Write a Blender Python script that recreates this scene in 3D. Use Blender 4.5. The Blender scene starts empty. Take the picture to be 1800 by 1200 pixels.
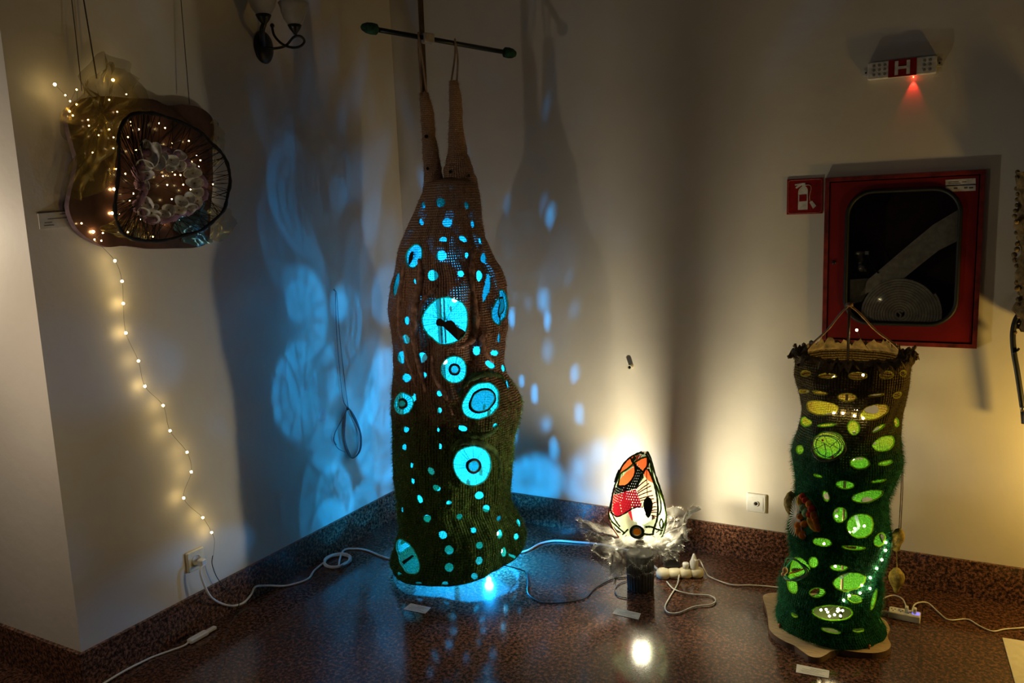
import bpy, math, random
import numpy as np
from mathutils import Vector, Matrix, noise as mnoise

random.seed(7)
RNG = np.random.default_rng(11)
PI = math.pi
scene = bpy.context.scene
COL = scene.collection

# ------------------------------------------------------------------ camera
CAM = np.array([2.5699, -3.4990, 1.5683])
YAW, PITCH, ROLL, FPX = 2.07579, -0.154811, -0.0389667, 1412.13
def _axes():
    cy, sy, cp, sp = math.cos(YAW), math.sin(YAW), math.cos(PITCH), math.sin(PITCH)
    fw = np.array([cy*cp, sy*cp, sp]); rt = np.array([sy, -cy, 0.0]); up = np.cross(rt, fw)
    c, s = math.cos(ROLL), math.sin(ROLL)
    return c*rt + s*up, -s*rt + c*up, fw
AR, AU, AF = _axes()
camd = bpy.data.cameras.new('camera')
camd.sensor_width = 36.0
camd.lens = FPX / 1800.0 * 36.0
camd.clip_start = 0.05
cam = bpy.data.objects.new('camera', camd)
COL.objects.link(cam)
cam.matrix_world = Matrix(((AR[0], AU[0], -AF[0], CAM[0]), (AR[1], AU[1], -AF[1], CAM[1]),
                           (AR[2], AU[2], -AF[2], CAM[2]), (0, 0, 0, 1)))
scene.camera = cam

# ------------------------------------------------------------------ world and the lights of the room
world = bpy.data.worlds.new('world')
scene.world = world
world.use_nodes = True
bgn = world.node_tree.nodes['Background']
bgn.inputs[0].default_value = (0.80, 0.74, 0.70, 1)
bgn.inputs[1].default_value = 0.0135
scene.view_settings.view_transform = 'Standard'
scene.view_settings.look = 'None'
scene.view_settings.exposure = 0.0
scene.view_settings.gamma = 1.0
scene.view_settings.use_curve_mapping = False
scene.cycles.sample_clamp_indirect = 4.0
scene.cycles.max_bounces = 8
scene.cycles.transparent_max_bounces = 16
scene.cycles.caustics_reflective = False
scene.cycles.caustics_refractive = False

def point_light(name, loc, power, color, radius=0.03, parent=None):
    l = bpy.data.lights.new(name, 'POINT')
    l.energy = power; l.color = color; l.shadow_soft_size = radius
    o = bpy.data.objects.new(name, l)
    COL.objects.link(o)
    o.location = loc
    if parent is not None:
        o.parent = parent
        o.location = Vector(loc) - Vector(ORIG[parent.name])
    return o
ORIG = {}
# a lamp standing in the hall to the left of the picture, one on the right-hand wall
point_light('hall_lamp_light', (0.07, -2.62, 1.27), 8.6, (1.0, 0.80, 0.60), 0.035)
point_light('right_wall_lamp_light', (3.26, -0.30, 0.66), 18.0, (1.0, 0.62, 0.13), 0.05)

point_light('left_wall_lamp_light', (-0.55, -2.20, 1.58), 7.0, (1.0, 0.86, 0.66), 0.06)

# ------------------------------------------------------------------ picture -> place helpers
def ray(x, y): return AF + (x-900)/FPX*AR - (y-600)/FPX*AU
def fl(x, y, z=0.0):
    d = ray(x, y); return CAM + d*(z-CAM[2])/d[2]
def wr(x, y, o=0.0):
    d = ray(x, y); return CAM + d*(o-CAM[1])/d[1]
def wl(x, y, o=0.0):
    d = ray(x, y); return CAM + d*(o-CAM[0])/d[0]
def dep(x, y, t): return CAM + ray(x, y)*t
def pj(P):
    d = np.asarray(P) - CAM; z = d @ AF
    return np.stack([900+FPX*(d@AR)/z, 600-FPX*(d@AU)/z], -1)
def crop(x0, y0, s): return lambda X, Y: (x0+X/s, y0+Y/s)

# ------------------------------------------------------------------ materials
MATS = {}
def newmat(name):
    m = bpy.data.materials.new(name); m.use_nodes = True
    nt = m.node_tree
    for n in list(nt.nodes): nt.nodes.remove(n)
    out = nt.nodes.new('ShaderNodeOutputMaterial')
    MATS[name] = m
    return m, nt, out
def L(nt, a, b): nt.links.new(a, b)
def N(nt, t, **kw):
    n = nt.nodes.new('ShaderNode'+t)
    for k, v in kw.items(): setattr(n, k, v)
    return n
def coord(nt, scale=(1, 1, 1), kind='Object'):
    tc = N(nt, 'TexCoord'); mp = N(nt, 'Mapping')
    mp.inputs['Scale'].default_value = scale
    L(nt, tc.outputs[kind], mp.inputs[0]); return mp.outputs[0]
def ramp(nt, fac, stops):
    r = N(nt, 'ValToRGB')
    el = r.color_ramp.elements
    while len(el) < len(stops): el.new(0.5)
    for e, (p, c) in zip(el, stops):
        e.position = p; e.color = tuple(c)+(1,) if len(c) == 3 else c
    L(nt, fac, r.inputs[0]); return r.outputs[0]
def noise(nt, vec, scale, detail=3.0, rough=0.55):
    n = N(nt, 'TexNoise'); n.inputs['Scale'].default_value = scale
    n.inputs['Detail'].default_value = detail; n.inputs['Roughness'].default_value = rough
    L(nt, vec, n.inputs['Vector']); return n.outputs[0]
def mat(name, col, rough=0.6, metal=0.0, var=0.15, scale=40.0, bump=0.0, bscale=120.0, spec=0.4, coat=0.0, stretch=(1, 1, 1)):
    m, nt, out = newmat(name)
    b = N(nt, 'BsdfPrincipled')
    v = coord(nt, stretch)
    f = noise(nt, v, scale)
    lo = [max(0, c*(1-var*1.6)) for c in col]; hi = [min(1, c*(1+var*1.6)) for c in col]
    L(nt, ramp(nt, f, [(0.3, lo), (0.7, hi)]), b.inputs['Base Color'])
    b.inputs['Roughness'].default_value = rough; b.inputs['Metallic'].default_value = metal
    b.inputs['Specular IOR Level'].default_value = spec
    b.inputs['Coat Weight'].default_value = coat
    if bump:
        bp = N(nt, 'Bump'); bp.inputs['Strength'].default_value = bump; bp.inputs['Distance'].default_value = 0.004
        L(nt, noise(nt, v, bscale), bp.inputs['Height']); L(nt, bp.outputs[0], b.inputs['Normal'])
    L(nt, b.outputs[0], out.inputs[0])
    return m
def emit(name, col, strength):
    m, nt, out = newmat(name)
    e = N(nt, 'Emission'); e.inputs[0].default_value = tuple(col)+(1,); e.inputs[1].default_value = strength
    L(nt, e.outputs[0], out.inputs[0]); return m
def sheer(name, col, see=0.4, gloss=0.0, grough=0.3, nscale=300.0, trans=0.6, netlo=0.75, gcol=None):
    """thin cloth or net: part see-through, part diffuse and translucent, with thread-scale variation"""
    m, nt, out = newmat(name)
    v = coord(nt)
    f = noise(nt, v, nscale, 2.0)
    c = ramp(nt, f, [(0.3, [x*netlo for x in col]), (0.7, col)])
    tl = N(nt, 'BsdfTranslucent'); df = N(nt, 'BsdfDiffuse'); tr = N(nt, 'BsdfTransparent')
    L(nt, c, tl.inputs[0]); L(nt, c, df.inputs[0])
    mx = N(nt, 'MixShader'); mx.inputs[0].default_value = trans
    L(nt, df.outputs[0], mx.inputs[1]); L(nt, tl.outputs[0], mx.inputs[2])
    s = mx.outputs[0]
    if gloss:
        g = N(nt, 'BsdfGlossy'); g.inputs['Roughness'].default_value = grough
        g.inputs[0].default_value = tuple(gcol or col)+(1,)
        m2 = N(nt, 'MixShader'); m2.inputs[0].default_value = gloss
        L(nt, s, m2.inputs[1]); L(nt, g.outputs[0], m2.inputs[2]); s = m2.outputs[0]
    m3 = N(nt, 'MixShader'); m3.inputs[0].default_value = see
    L(nt, s, m3.inputs[1]); L(nt, tr.outputs[0], m3.inputs[2])
    L(nt, m3.outputs[0], out.inputs[0]); return m

# wall paint: cream plaster, faintly uneven
m, nt, out = newmat('wall_paint')
b = N(nt, 'BsdfPrincipled'); v = coord(nt)
L(nt, ramp(nt, noise(nt, v, 2.2, 4), [(0.3, (0.66, 0.61, 0.53)), (0.7, (0.76, 0.71, 0.62))]), b.inputs['Base Color'])
b.inputs['Roughness'].default_value = 0.62; b.inputs['Specular IOR Level'].default_value = 0.25
bp = N(nt, 'Bump'); bp.inputs['Strength'].default_value = 0.12; bp.inputs['Distance'].default_value = 0.01
L(nt, noise(nt, v, 22, 5), bp.inputs['Height']); L(nt, bp.outputs[0], b.inputs['Normal'])
L(nt, b.outputs[0], out.inputs[0])

def granite(name, dark=1.0, rough=0.16):
    m, nt, out = newmat(name)
    b = N(nt, 'BsdfPrincipled'); v = coord(nt)
    c1 = ramp(nt, noise(nt, v, 75, 4, 0.72), [(0.36, (0.012, 0.010, 0.010)), (0.47, (0.06, 0.030, 0.021)),
                                          (0.57, (0.21*dark, 0.090*dark, 0.052*dark)), (0.75, (0.30*dark, 0.165*dark, 0.11*dark))])
    vo = N(nt, 'TexVoronoi'); vo.inputs['Scale'].default_value = 120
    L(nt, v, vo.inputs['Vector'])
    c2 = ramp(nt, vo.outputs['Distance'], [(0.16, (0.25, 0.25, 0.25)), (0.42, (1, 1, 1))])
    mx = N(nt, 'MixRGB', blend_type='MULTIPLY'); mx.inputs[0].default_value = 0.8
    L(nt, c1, mx.inputs[1]); L(nt, c2, mx.inputs[2])
    L(nt, mx.outputs[0], b.inputs['Base Color'])
    b.inputs['Roughness'].default_value = rough; b.inputs['Specular IOR Level'].default_value = 0.5
    L(nt, b.outputs[0], out.inputs[0]); return m
granite('granite_floor', 0.75, 0.13)
granite('granite_base', 1.3, 0.22)

def knit(name, stops, zscale, holes=0.0, rough=0.95, zlo=0.0, zhi=1.0, cell=0.009, hmask=(0.5, 0.6), trans=0.0):
    """knitted cloth: colour changes with height, stitches give relief, loose stitches leave real see-through gaps"""
    m, nt, out = newmat(name)
    tc = N(nt, 'TexCoord')
    sep = N(nt, 'SeparateXYZ'); L(nt, tc.outputs['UV'], sep.inputs[0])
    nz = noise(nt, tc.outputs['UV'], 9, 4)
    mr = N(nt, 'MapRange'); mr.inputs[1].default_value = zlo; mr.inputs[2].default_value = zhi
    L(nt, sep.outputs[1], mr.inputs[0])
    ad = N(nt, 'Math', operation='MULTIPLY_ADD'); ad.inputs[1].default_value = 0.22; ad.inputs[2].default_value = -0.11
    L(nt, nz, ad.inputs[0])
    sm = N(nt, 'Math', operation='ADD'); L(nt, mr.outputs[0], sm.inputs[0]); L(nt, ad.outputs[0], sm.inputs[1])
    c = ramp(nt, sm.outputs[0], stops)
    fine = ramp(nt, noise(nt, tc.outputs['UV'], 160, 3, 0.7), [(0.3, (0.45, 0.45, 0.45)), (0.7, (1.35, 1.3, 1.2))])
    mx = N(nt, 'MixRGB', blend_type='MULTIPLY'); mx.inputs[0].default_value = 1.0
    L(nt, c, mx.inputs[1]); L(nt, fine, mx.inputs[2])
    b = N(nt, 'BsdfPrincipled'); L(nt, mx.outputs[0], b.inputs['Base Color'])
    b.inputs['Roughness'].default_value = rough; b.inputs['Specular IOR Level'].default_value = 0.1
    def cosw(sock, per):
        a = N(nt, 'Math', operation='MULTIPLY'); a.inputs[1].default_value = 2*PI/per; L(nt, sock, a.inputs[0])
        k = N(nt, 'Math', operation='COSINE'); L(nt, a.outputs[0], k.inputs[0]); return k.outputs[0]
    cu, cv = cosw(sep.outputs[0], cell), cosw(sep.outputs[1], cell)
    st = N(nt, 'Math', operation='ADD'); L(nt, cu, st.inputs[0]); L(nt, cv, st.inputs[1])
    bp = N(nt, 'Bump'); bp.inputs['Strength'].default_value = 0.7; bp.inputs['Distance'].default_value = 0.003
    L(nt, st.outputs[0], bp.inputs['Height']); L(nt, bp.outputs[0], b.inputs['Normal'])
    s = b.outputs[0]
    if trans:
        tl = N(nt, 'BsdfTranslucent'); L(nt, mx.outputs[0], tl.inputs[0])
        m1 = N(nt, 'MixShader'); m1.inputs[0].default_value = trans
        L(nt, s, m1.inputs[1]); L(nt, tl.outputs[0], m1.inputs[2]); s = m1.outputs[0]
    if holes:
        mk = ramp(nt, noise(nt, tc.outputs['UV'], 11, 2), [(hmask[0], (0, 0, 0)), (hmask[1], (1, 1, 1))])
        zm = ramp(nt, mr.outputs[0], holes)
        g = N(nt, 'Math', operation='GREATER_THAN'); g.inputs[1].default_value = 1.42; L(nt, st.outputs[0], g.inputs[0])
        p1 = N(nt, 'Math', operation='MULTIPLY'); L(nt, mk, p1.inputs[0]); L(nt, zm, p1.inputs[1])
        p2 = N(nt, 'Math', operation='MULTIPLY'); L(nt, p1.outputs[0], p2.inputs[0]); L(nt, g.outputs[0], p2.inputs[1])
        tr = N(nt, 'BsdfTransparent'); m2 = N(nt, 'MixShader')
        L(nt, p2.outputs[0], m2.inputs[0]); L(nt, s, m2.inputs[1]); L(nt, tr.outputs[0], m2.inputs[2]); s = m2.outputs[0]
    L(nt, s, out.inputs[0]); return m
BR, BR2, GR, DG = (0.62, 0.41, 0.30), (0.66, 0.37, 0.26), (0.085, 0.135, 0.030), (0.045, 0.115, 0.032)
TALL_GAPS = [(0.0, (0.0, 0.0, 0.0)), (0.45, (0.0, 0.0, 0.0)), (0.66, (0.4, 0.4, 0.4)), (0.80, (1, 1, 1)), (1.0, (1, 1, 1))]
COL_GAPS = [(0.0, (0.5, 0.5, 0.5)), (0.3, (0.25, 0.25, 0.25)), (0.6, (0.2, 0.2, 0.2)), (0.85, (1, 1, 1)), (1, (1, 1, 1))]
knit('knit_tall', [(0.0, DG), (0.30, GR), (0.44, (0.09, 0.08, 0.035)), (0.50, (0.26, 0.15, 0.085)), (0.80, BR2), (0.90, BR)],
     1, holes=TALL_GAPS,
     zlo=0.0, zhi=1.62, cell=0.0105, hmask=(0.50, 0.60))
knit('knit_ear', [(0.0, (0.58, 0.38, 0.27)), (1.0, (0.66, 0.45, 0.33))], 1, zlo=1.6, zhi=2.2, cell=0.008)
knit('lining_tall', [(0, (0.42, 0.62, 0.60)), (1, (0.60, 0.70, 0.75))], 1, holes=TALL_GAPS, zlo=0, zhi=1.62, cell=0.0105, hmask=(0.50, 0.60))
knit('knit_column', [(0.0, (0.006, 0.065, 0.026)), (0.62, (0.010, 0.10, 0.042)), (0.72, (0.035, 0.085, 0.03)), (0.80, (0.10, 0.085, 0.032)), (1.0, (0.14, 0.10, 0.038))],
     1, holes=COL_GAPS, zlo=0, zhi=1.0, cell=0.009,
     hmask=(0.50, 0.6), trans=0.10)
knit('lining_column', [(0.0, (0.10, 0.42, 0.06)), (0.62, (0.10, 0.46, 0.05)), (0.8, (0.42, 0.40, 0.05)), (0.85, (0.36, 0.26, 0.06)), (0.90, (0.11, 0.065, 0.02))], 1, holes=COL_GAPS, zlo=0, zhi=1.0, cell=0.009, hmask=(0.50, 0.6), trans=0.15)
mat('knit_dark', (0.012, 0.022, 0.006), 0.95)
mat('fuzz_brown', (0.48, 0.29, 0.20), 1.0, var=0.4)
mat('roll_brown', (0.58, 0.33, 0.23), 1.0, var=0.35, bump=1.0, bscale=260)
mat('roll_moss', (0.06, 0.11, 0.03), 1.0, var=0.4, bump=1.0, bscale=260)
mat('fuzz_moss', (0.10, 0.26, 0.04), 1.0, var=0.5)
mat('fuzz_gold', (0.55, 0.36, 0.06), 0.6, var=0.4)
mat('fuzz_green', (0.016, 0.24, 0.11), 0.9, var=0.4)
mat('fuzz_olive', (0.07, 0.06, 0.02), 0.9, var=0.4)
sheer('net_cyan', (0.015, 0.066, 0.030), 0.36, trans=0.75, nscale=420, netlo=0.6)
sheer('net_dense', (0.012, 0.05, 0.03), 0.06, trans=0.75, nscale=420, netlo=0.6)
sheer('net_teal', (0.013, 0.080, 0.022), 0.34, trans=0.75, nscale=420, netlo=0.55)
sheer('net_green', (0.008, 0.06, 0.016), 0.3, trans=0.75, nscale=420, netlo=0.5)
sheer('rim_cyan', (0.25, 0.75, 0.45), 0.0, trans=0.6)
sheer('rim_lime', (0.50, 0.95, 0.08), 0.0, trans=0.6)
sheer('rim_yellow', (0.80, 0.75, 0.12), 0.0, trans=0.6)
mat('ring_purple', (0.030, 0.012, 0.035), 0.9)
mat('leaf_brown', (0.060, 0.035, 0.012), 0.9)
mat('rope', (0.33, 0.23, 0.17), 0.95, bump=0.5)
mat('wood_pole', (0.10, 0.065, 0.035), 0.6, stretch=(8, 8, 1))
mat('rod_black', (0.010, 0.014, 0.012), 0.35)
mat('cap_green', (0.012, 0.06, 0.030), 0.9, bump=0.6, bscale=300, var=0.5)
mat('clamp_white', (0.45, 0.40, 0.34), 0.6)
mat('white_plastic', (0.72, 0.72, 0.69), 0.35, var=0.04)
mat('cream_plastic', (0.70, 0.64, 0.46), 0.4, var=0.05)
mat('black_plastic', (0.012, 0.012, 0.012), 0.4)
mat('hole_dark', (0.004, 0.004, 0.004), 0.8)
mat('iron_black', (0.006, 0.006, 0.006), 0.35, spec=0.5)
mat('steel', (0.55, 0.54, 0.50), 0.3, metal=1.0)
mat('copper', (0.65, 0.25, 0.10), 0.35, metal=1.0)
mat('wire_gray', (0.13, 0.14, 0.15), 0.5)
mat('wire_thin', (0.05, 0.04, 0.03), 0.5)
mat('paper', (0.62, 0.60, 0.54), 0.8, var=0.05)
mat('ink', (0.10, 0.10, 0.10), 0.8)
mat('cab_red', (0.17, 0.005, 0.003), 0.42, var=0.12, scale=8)
mat('cab_frame', (0.17, 0.014, 0.010), 0.5, var=0.35, scale=25)
mat('cab_inside', (0.045, 0.006, 0.004), 0.6)
mat('gasket', (0.008, 0.009, 0.008), 0.55)
mat('hose', (0.85, 0.78, 0.60), 0.85, bump=0.3, bscale=500)
mat('sign_red', (0.24, 0.008, 0.006), 0.3)
mat('sign_white', (0.60, 0.58, 0.56), 0.45)
mat('sign_line', (0.50, 0.12, 0.10), 0.4)
mat('dimple', (0.22, 0.21, 0.20), 0.6)
mat('sticker_blue', (0.05, 0.06, 0.12), 0.6)
mat('plywood', (0.50, 0.36, 0.20), 0.6, var=0.12, scale=30, stretch=(1, 6, 1))
mat('ply_edge', (0.14, 0.08, 0.045), 0.8, stretch=(1, 1, 30))
mat('crochet_gold', (0.17, 0.105, 0.04), 0.9, bump=0.8, bscale=260, var=0.4)
mat('crochet_dark', (0.20, 0.135, 0.055), 0.95, bump=0.8, bscale=260, var=0.4)
mat('strap_tan', (0.36, 0.20, 0.095), 0.9, bump=0.5, bscale=300)
mat('gold_yarn', (0.30, 0.22, 0.035), 0.7, bump=0.8, bscale=300, var=0.5)
mat('felt_red', (0.55, 0.05, 0.015), 0.95)
mat('felt_orange', (0.62, 0.20, 0.025), 0.95, var=0.25)
mat('felt_yellow', (0.62, 0.38, 0.05), 0.95, var=0.25)
mat('felt_green', (0.16, 0.30, 0.12), 0.95)
mat('felt_skin', (0.60, 0.33, 0.17), 0.95)
mat('thread_white', (0.72, 0.68, 0.58), 0.8)
mat('acrylic_blue', (0.35, 0.55, 0.65), 0.2)
mat('wire_olive', (0.10, 0.11, 0.03), 0.5)
mat('cord_green', (0.030, 0.060, 0.016), 0.85, bump=0.5, bscale=400, var=0.5)
sheer('cord_lime', (0.10, 0.15, 0.024), 0.0, trans=0.5)
sheer('panel_orange', (0.24, 0.030, 0.008), 0.0, trans=0.92, nscale=260, netlo=0.72)
sheer('panel_red', (0.05, 0.0015, 0.003), 0.0, trans=0.75)
sheer('panel_cream', (0.22, 0.14, 0.09), 0.12, trans=0.8)
sheer('panel_white', (0.11, 0.125, 0.085), 0.10, trans=0.8)
mat('bar_red', (0.09, 0.012, 0.012), 0.9)
mat('band_dark', (0.015, 0.026, 0.008), 0.9)
mat('leaf_pendant', (0.030, 0.040, 0.034), 0.5)
mat('button_yellow', (0.85, 0.55, 0.05), 0.5)
sheer('button_glow', (0.95, 0.48, 0.03), 0.0, trans=0.7)
sheer('organza_white', (0.16, 0.157, 0.14), 0.45, gloss=0.12, grough=0.35, trans=0.45, nscale=120, netlo=0.55)
sheer('organza_gold', (0.40, 0.30, 0.07), 0.60, gloss=0.35, grough=0.35, trans=0.4, nscale=260, netlo=0.4, gcol=(0.7, 0.55, 0.2))
sheer('organza_blue_light', (0.10, 0.30, 0.42), 0.42, gloss=0.5, grough=0.3, trans=0.3, nscale=60, netlo=0.4, gcol=(0.3, 0.7, 0.9))  # blue lamp light falling on this organza is put into its colour
mat('pot_gray', (0.055, 0.052, 0.046), 0.45, var=0.2)
mat('panel_brown', (0.065, 0.029, 0.021), 0.25, var=0.3, scale=9, coat=0.3)
mat('panel_edge', (0.20, 0.13, 0.15), 0.8)
mat('hoop_black', (0.008, 0.007, 0.007), 0.9, bump=0.8, bscale=260)
mat('thread_black', (0.010, 0.008, 0.008), 0.9)
mat('mauve', (0.30, 0.17, 0.24), 0.95, bump=0.6, bscale=200)
mat('shell_white', (0.80, 0.75, 0.70), 0.7, var=0.22, scale=60)
mat('shell_heart', (0.30, 0.19, 0.10), 0.8)
sheer('frosted_shade', (0.72, 0.71, 0.68), 0.10, trans=0.5, nscale=20, netlo=0.8)
emit('bulb_glow', (1.0, 0.66, 0.25), 30.0)
emit('bulb_glow_string', (1.0, 0.72, 0.28), 60.0)
emit('bulb_glow_column', (1.0, 0.80, 0.42), 60.0)
emit('led_blue', (0.25, 0.65, 1.0), 60.0)
emit('led_strip_blue', (0.12, 0.10, 1.0), 3.0)
emit('led_red', (1.0, 0.05, 0.02), 30.0)
emit('bulb_white', (1.0, 0.89, 0.62), 85.0)
m, nt, out = newmat('pane_glass')
g = N(nt, 'BsdfGlossy'); g.inputs['Roughness'].default_value = 0.06; t = N(nt, 'BsdfTransparent'); t.inputs[0].default_value = (0.98, 0.98, 0.97, 1)
lw = N(nt, 'Fresnel'); lw.inputs[0].default_value = 1.45; mx = N(nt, 'MixShader')
L(nt, lw.outputs[0], mx.inputs[0]); L(nt, t.outputs[0], mx.inputs[1]); L(nt, g.outputs[0], mx.inputs[2]); L(nt, mx.outputs[0], out.inputs[0])

# ------------------------------------------------------------------ mesh builder
class MB:
    def __init__(s): s.v = []; s.f = []; s.uv = None
    def add(s, vs, fs):
        o = len(s.v); s.v.extend([tuple(map(float, p)) for p in vs]); s.f.extend([tuple(i+o for i in f) for f in fs]); return s
    def box(s, lo, hi):
        x0, y0, z0 = lo; x1, y1, z1 = hi
        return s.add([(x0,y0,z0),(x1,y0,z0),(x1,y1,z0),(x0,y1,z0),(x0,y0,z1),(x1,y0,z1),(x1,y1,z1),(x0,y1,z1)],
                     [(0,3,2,1),(4,5,6,7),(0,1,5,4),(1,2,6,5),(2,3,7,6),(3,0,4,7)])
    def obox(s, c, ax, ay, az, bev=0.0):
        """box from a centre and three half-axis vectors, optionally with chamfered edges"""
        c, ax, ay, az = map(np.array, (c, ax, ay, az))
        if not bev:
            P = [c+i*ax+j*ay+k*az for k in (-1, 1) for (i, j) in ((-1,-1),(1,-1),(1,1),(-1,1))]
            return s.add(P, [(0,3,2,1),(4,5,6,7),(0,1,5,4),(1,2,6,5),(2,3,7,6),(3,0,4,7)])
        la, lb, lc = np.linalg.norm(ax), np.linalg.norm(ay), np.linalg.norm(az)
        rings = []
        for (kz, ins) in ((-1, bev), (-1+bev/lc, 0), (1-bev/lc, 0), (1, bev)):
            rr = []
            for (i, j) in ((-1,-1),(1,-1),(1,1),(-1,1)):
                aa = 1-(ins+bev)/la; bb = 1-ins/lb; cc = 1-ins/la; dd = 1-(ins+bev)/lb
                pts = [(i*aa, j*bb), (i*cc, j*dd)]
                if (i, j) in ((1,-1), (-1,1)): pass
                else: pts = pts[::-1]
                rr += [c+p*ax+q*ay+kz*az for p, q in pts]
            rings.append(rr)
        o = len(s.v); n = 8
        for rr in rings: s.v.extend([tuple(map(float, p)) for p in rr])
        for k in range(3):
            for i in range(n): s.f.append((o+k*n+i, o+k*n+(i+1) % n, o+(k+1)*n+(i+1) % n, o+(k+1)*n+i))
        s.f.append(tuple(o+i for i in reversed(range(n)))); s.f.append(tuple(o+3*n+i for i in range(n)))
        return s
    def tube(s, pts, r, n=8, closed=False, caps=True, flat=1.0):
        P = [np.array(p, float) for p in pts]; m = len(P)
        rr = r if hasattr(r, '__len__') else [r]*m
        T = []
        for i in range(m):
            a = P[(i-1) % m] if (closed or i > 0) else P[i]; b = P[(i+1) % m] if (closed or i < m-1) else P[i]
            t = b-a; T.append(t/(np.linalg.norm(t)+1e-12))
        ref = np.array([0, 0, 1.0]) if abs(T[0][2]) < 0.9 else np.array([1.0, 0, 0])
        u = np.cross(T[0], ref); u /= np.linalg.norm(u)
        o = len(s.v)
        for i in range(m):
            u = u - T[i]*(u@T[i]); u /= np.linalg.norm(u)+1e-12; w = np.cross(T[i], u)
            for k in range(n):
                a = 2*PI*k/n; s.v.append(tuple(P[i]+rr[i]*(u*math.cos(a)+flat*w*math.sin(a))))
        for i in range(m if closed else m-1):
            j = (i+1) % m
            for k in range(n):
                s.f.append((o+i*n+k, o+i*n+(k+1) % n, o+j*n+(k+1) % n, o+j*n+k))
        if caps and not closed:
            s.f.append(tuple(o+k for k in reversed(range(n)))); s.f.append(tuple(o+(m-1)*n+k for k in range(n)))
        return s
    def lathe(s, prof, c=(0,0,0), n=24, ax=None, cap=True):
        """profile [(r,h)] turned about an axis through c"""
        c = np.array(c, float); a = np.array(ax if ax is not None else (0,0,1.0)); a = a/np.linalg.norm(a)
        ref = np.array([1.0,0,0]) if abs(a[0]) < 0.9 else np.array([0,1.0,0])
        u = np.cross(a, ref); u /= np.linalg.norm(u); w = np.cross(a, u); o = len(s.v)
        for r, h in prof:
            for k in range(n):
                t = 2*PI*k/n; s.v.append(tuple(c+a*h+r*(u*math.cos(t)+w*math.sin(t))))
        for i in range(len(prof)-1):
            for k in range(n): s.f.append((o+i*n+k, o+i*n+(k+1) % n, o+(i+1)*n+(k+1) % n, o+(i+1)*n+k))
        if cap:
            s.f.append(tuple(o+k for k in reversed(range(n)))); s.f.append(tuple(o+(len(prof)-1)*n+k for k in range(n)))
        return s
    def ball(s, c, r, n=10, m=6, sq=(1, 1, 1)):
        c = np.array(c, float); o = len(s.v)
        for i in range(m+1):
            p = PI*i/m
            for k in range(n):
                t = 2*PI*k/n
                s.v.append((c[0]+r*sq[0]*math.sin(p)*math.cos(t), c[1]+r*sq[1]*math.sin(p)*math.sin(t), c[2]+r*sq[2]*math.cos(p)))
        for i in range(m):
            for k in range(n): s.f.append((o+i*n+k, o+(i+1)*n+k, o+(i+1)*n+(k+1) % n, o+i*n+(k+1) % n))
        return s
    def prism(s, pts, off):
        """polygon (any winding) pushed along the vector off"""
        P = [np.array(p, float) for p in pts]; n = len(P); off = np.array(off, float)
        return s.add(P+[p+off for p in P], [tuple(range(n)), tuple(reversed(range(n, 2*n)))]+[(i, i+n, (i+1) % n+n, (i+1) % n) for i in range(n)])
    def build(s, name, material, parent=None, smooth=False):
        org = np.array(ORIG[parent.name]) if parent is not None else np.zeros(3)
        me = bpy.data.meshes.new(name)
        me.from_pydata([tuple(np.array(p)-org) for p in s.v], [], s.f)
        if s.uv is not None:
            lay = me.uv_layers.new(name='uv'); uv = np.array(s.uv, np.float32)
            li = np.zeros(len(me.loops), np.int32); me.loops.foreach_get('vertex_index', li)
            lay.data.foreach_set('uv', uv[li].ravel())
        me.materials.append(MATS[material])
        if smooth: me.polygons.foreach_set('use_smooth', [True]*len(me.polygons))
        me.update()
        return link(name, me, parent)
def link(name, me, parent=None):
    o = bpy.data.objects.new(name, me); COL.objects.link(o)
    if parent is not None:
        o.parent = parent; ORIG[o.name] = ORIG[parent.name]
    else: ORIG[o.name] = (0, 0, 0)
    return o
def nmesh(name, V, F, material, parent=None, uv=None, smooth=True):
    mb = MB(); mb.v = V; mb.f = F; mb.uv = uv
    org = np.array(ORIG[parent.name]) if parent is not None else np.zeros(3)
    V = np.asarray(V, np.float32)-org.astype(np.float32); F = np.asarray(F, np.int32)
    me = bpy.data.meshes.new(name); k = F.shape[1]
    me.vertices.add(len(V)); me.vertices.foreach_set('co', V.ravel())
    me.loops.add(F.size); me.loops.foreach_set('vertex_index', F.ravel())
    me.polygons.add(len(F)); me.polygons.foreach_set('loop_start', np.arange(0, F.size, k, dtype=np.int32))
    me.polygons.foreach_set('loop_total', np.full(len(F), k, np.int32))
    me.update(calc_edges=True)
    if uv is not None:
        lay = me.uv_layers.new(name='uv'); lay.data.foreach_set('uv', np.asarray(uv, np.float32)[F.ravel()].ravel())
    if smooth: me.polygons.foreach_set('use_smooth', np.ones(len(F), bool))
    me.materials.append(MATS[material]); me.validate(); me.update()
    return link(name, me, parent)
def thing(name, label, cat, loc, group=None):
    o = bpy.data.objects.new(name, None); COL.objects.link(o); o.location = tuple(map(float, loc))
    o.empty_display_size = 0.05
    ORIG[o.name] = tuple(map(float, loc)); o['label'] = label; o['category'] = cat
    if group: o['group'] = group
    return o
def tag(o, label, cat, group=None):
    o['label'] = label; o['category'] = cat
    if group: o['group'] = group
    return o
def struct(o, label=None):
    o['kind'] = 'structure'
    if label: o['label'] = label
    return o
def stuff(o): o['kind'] = 'stuff'; return o
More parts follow.
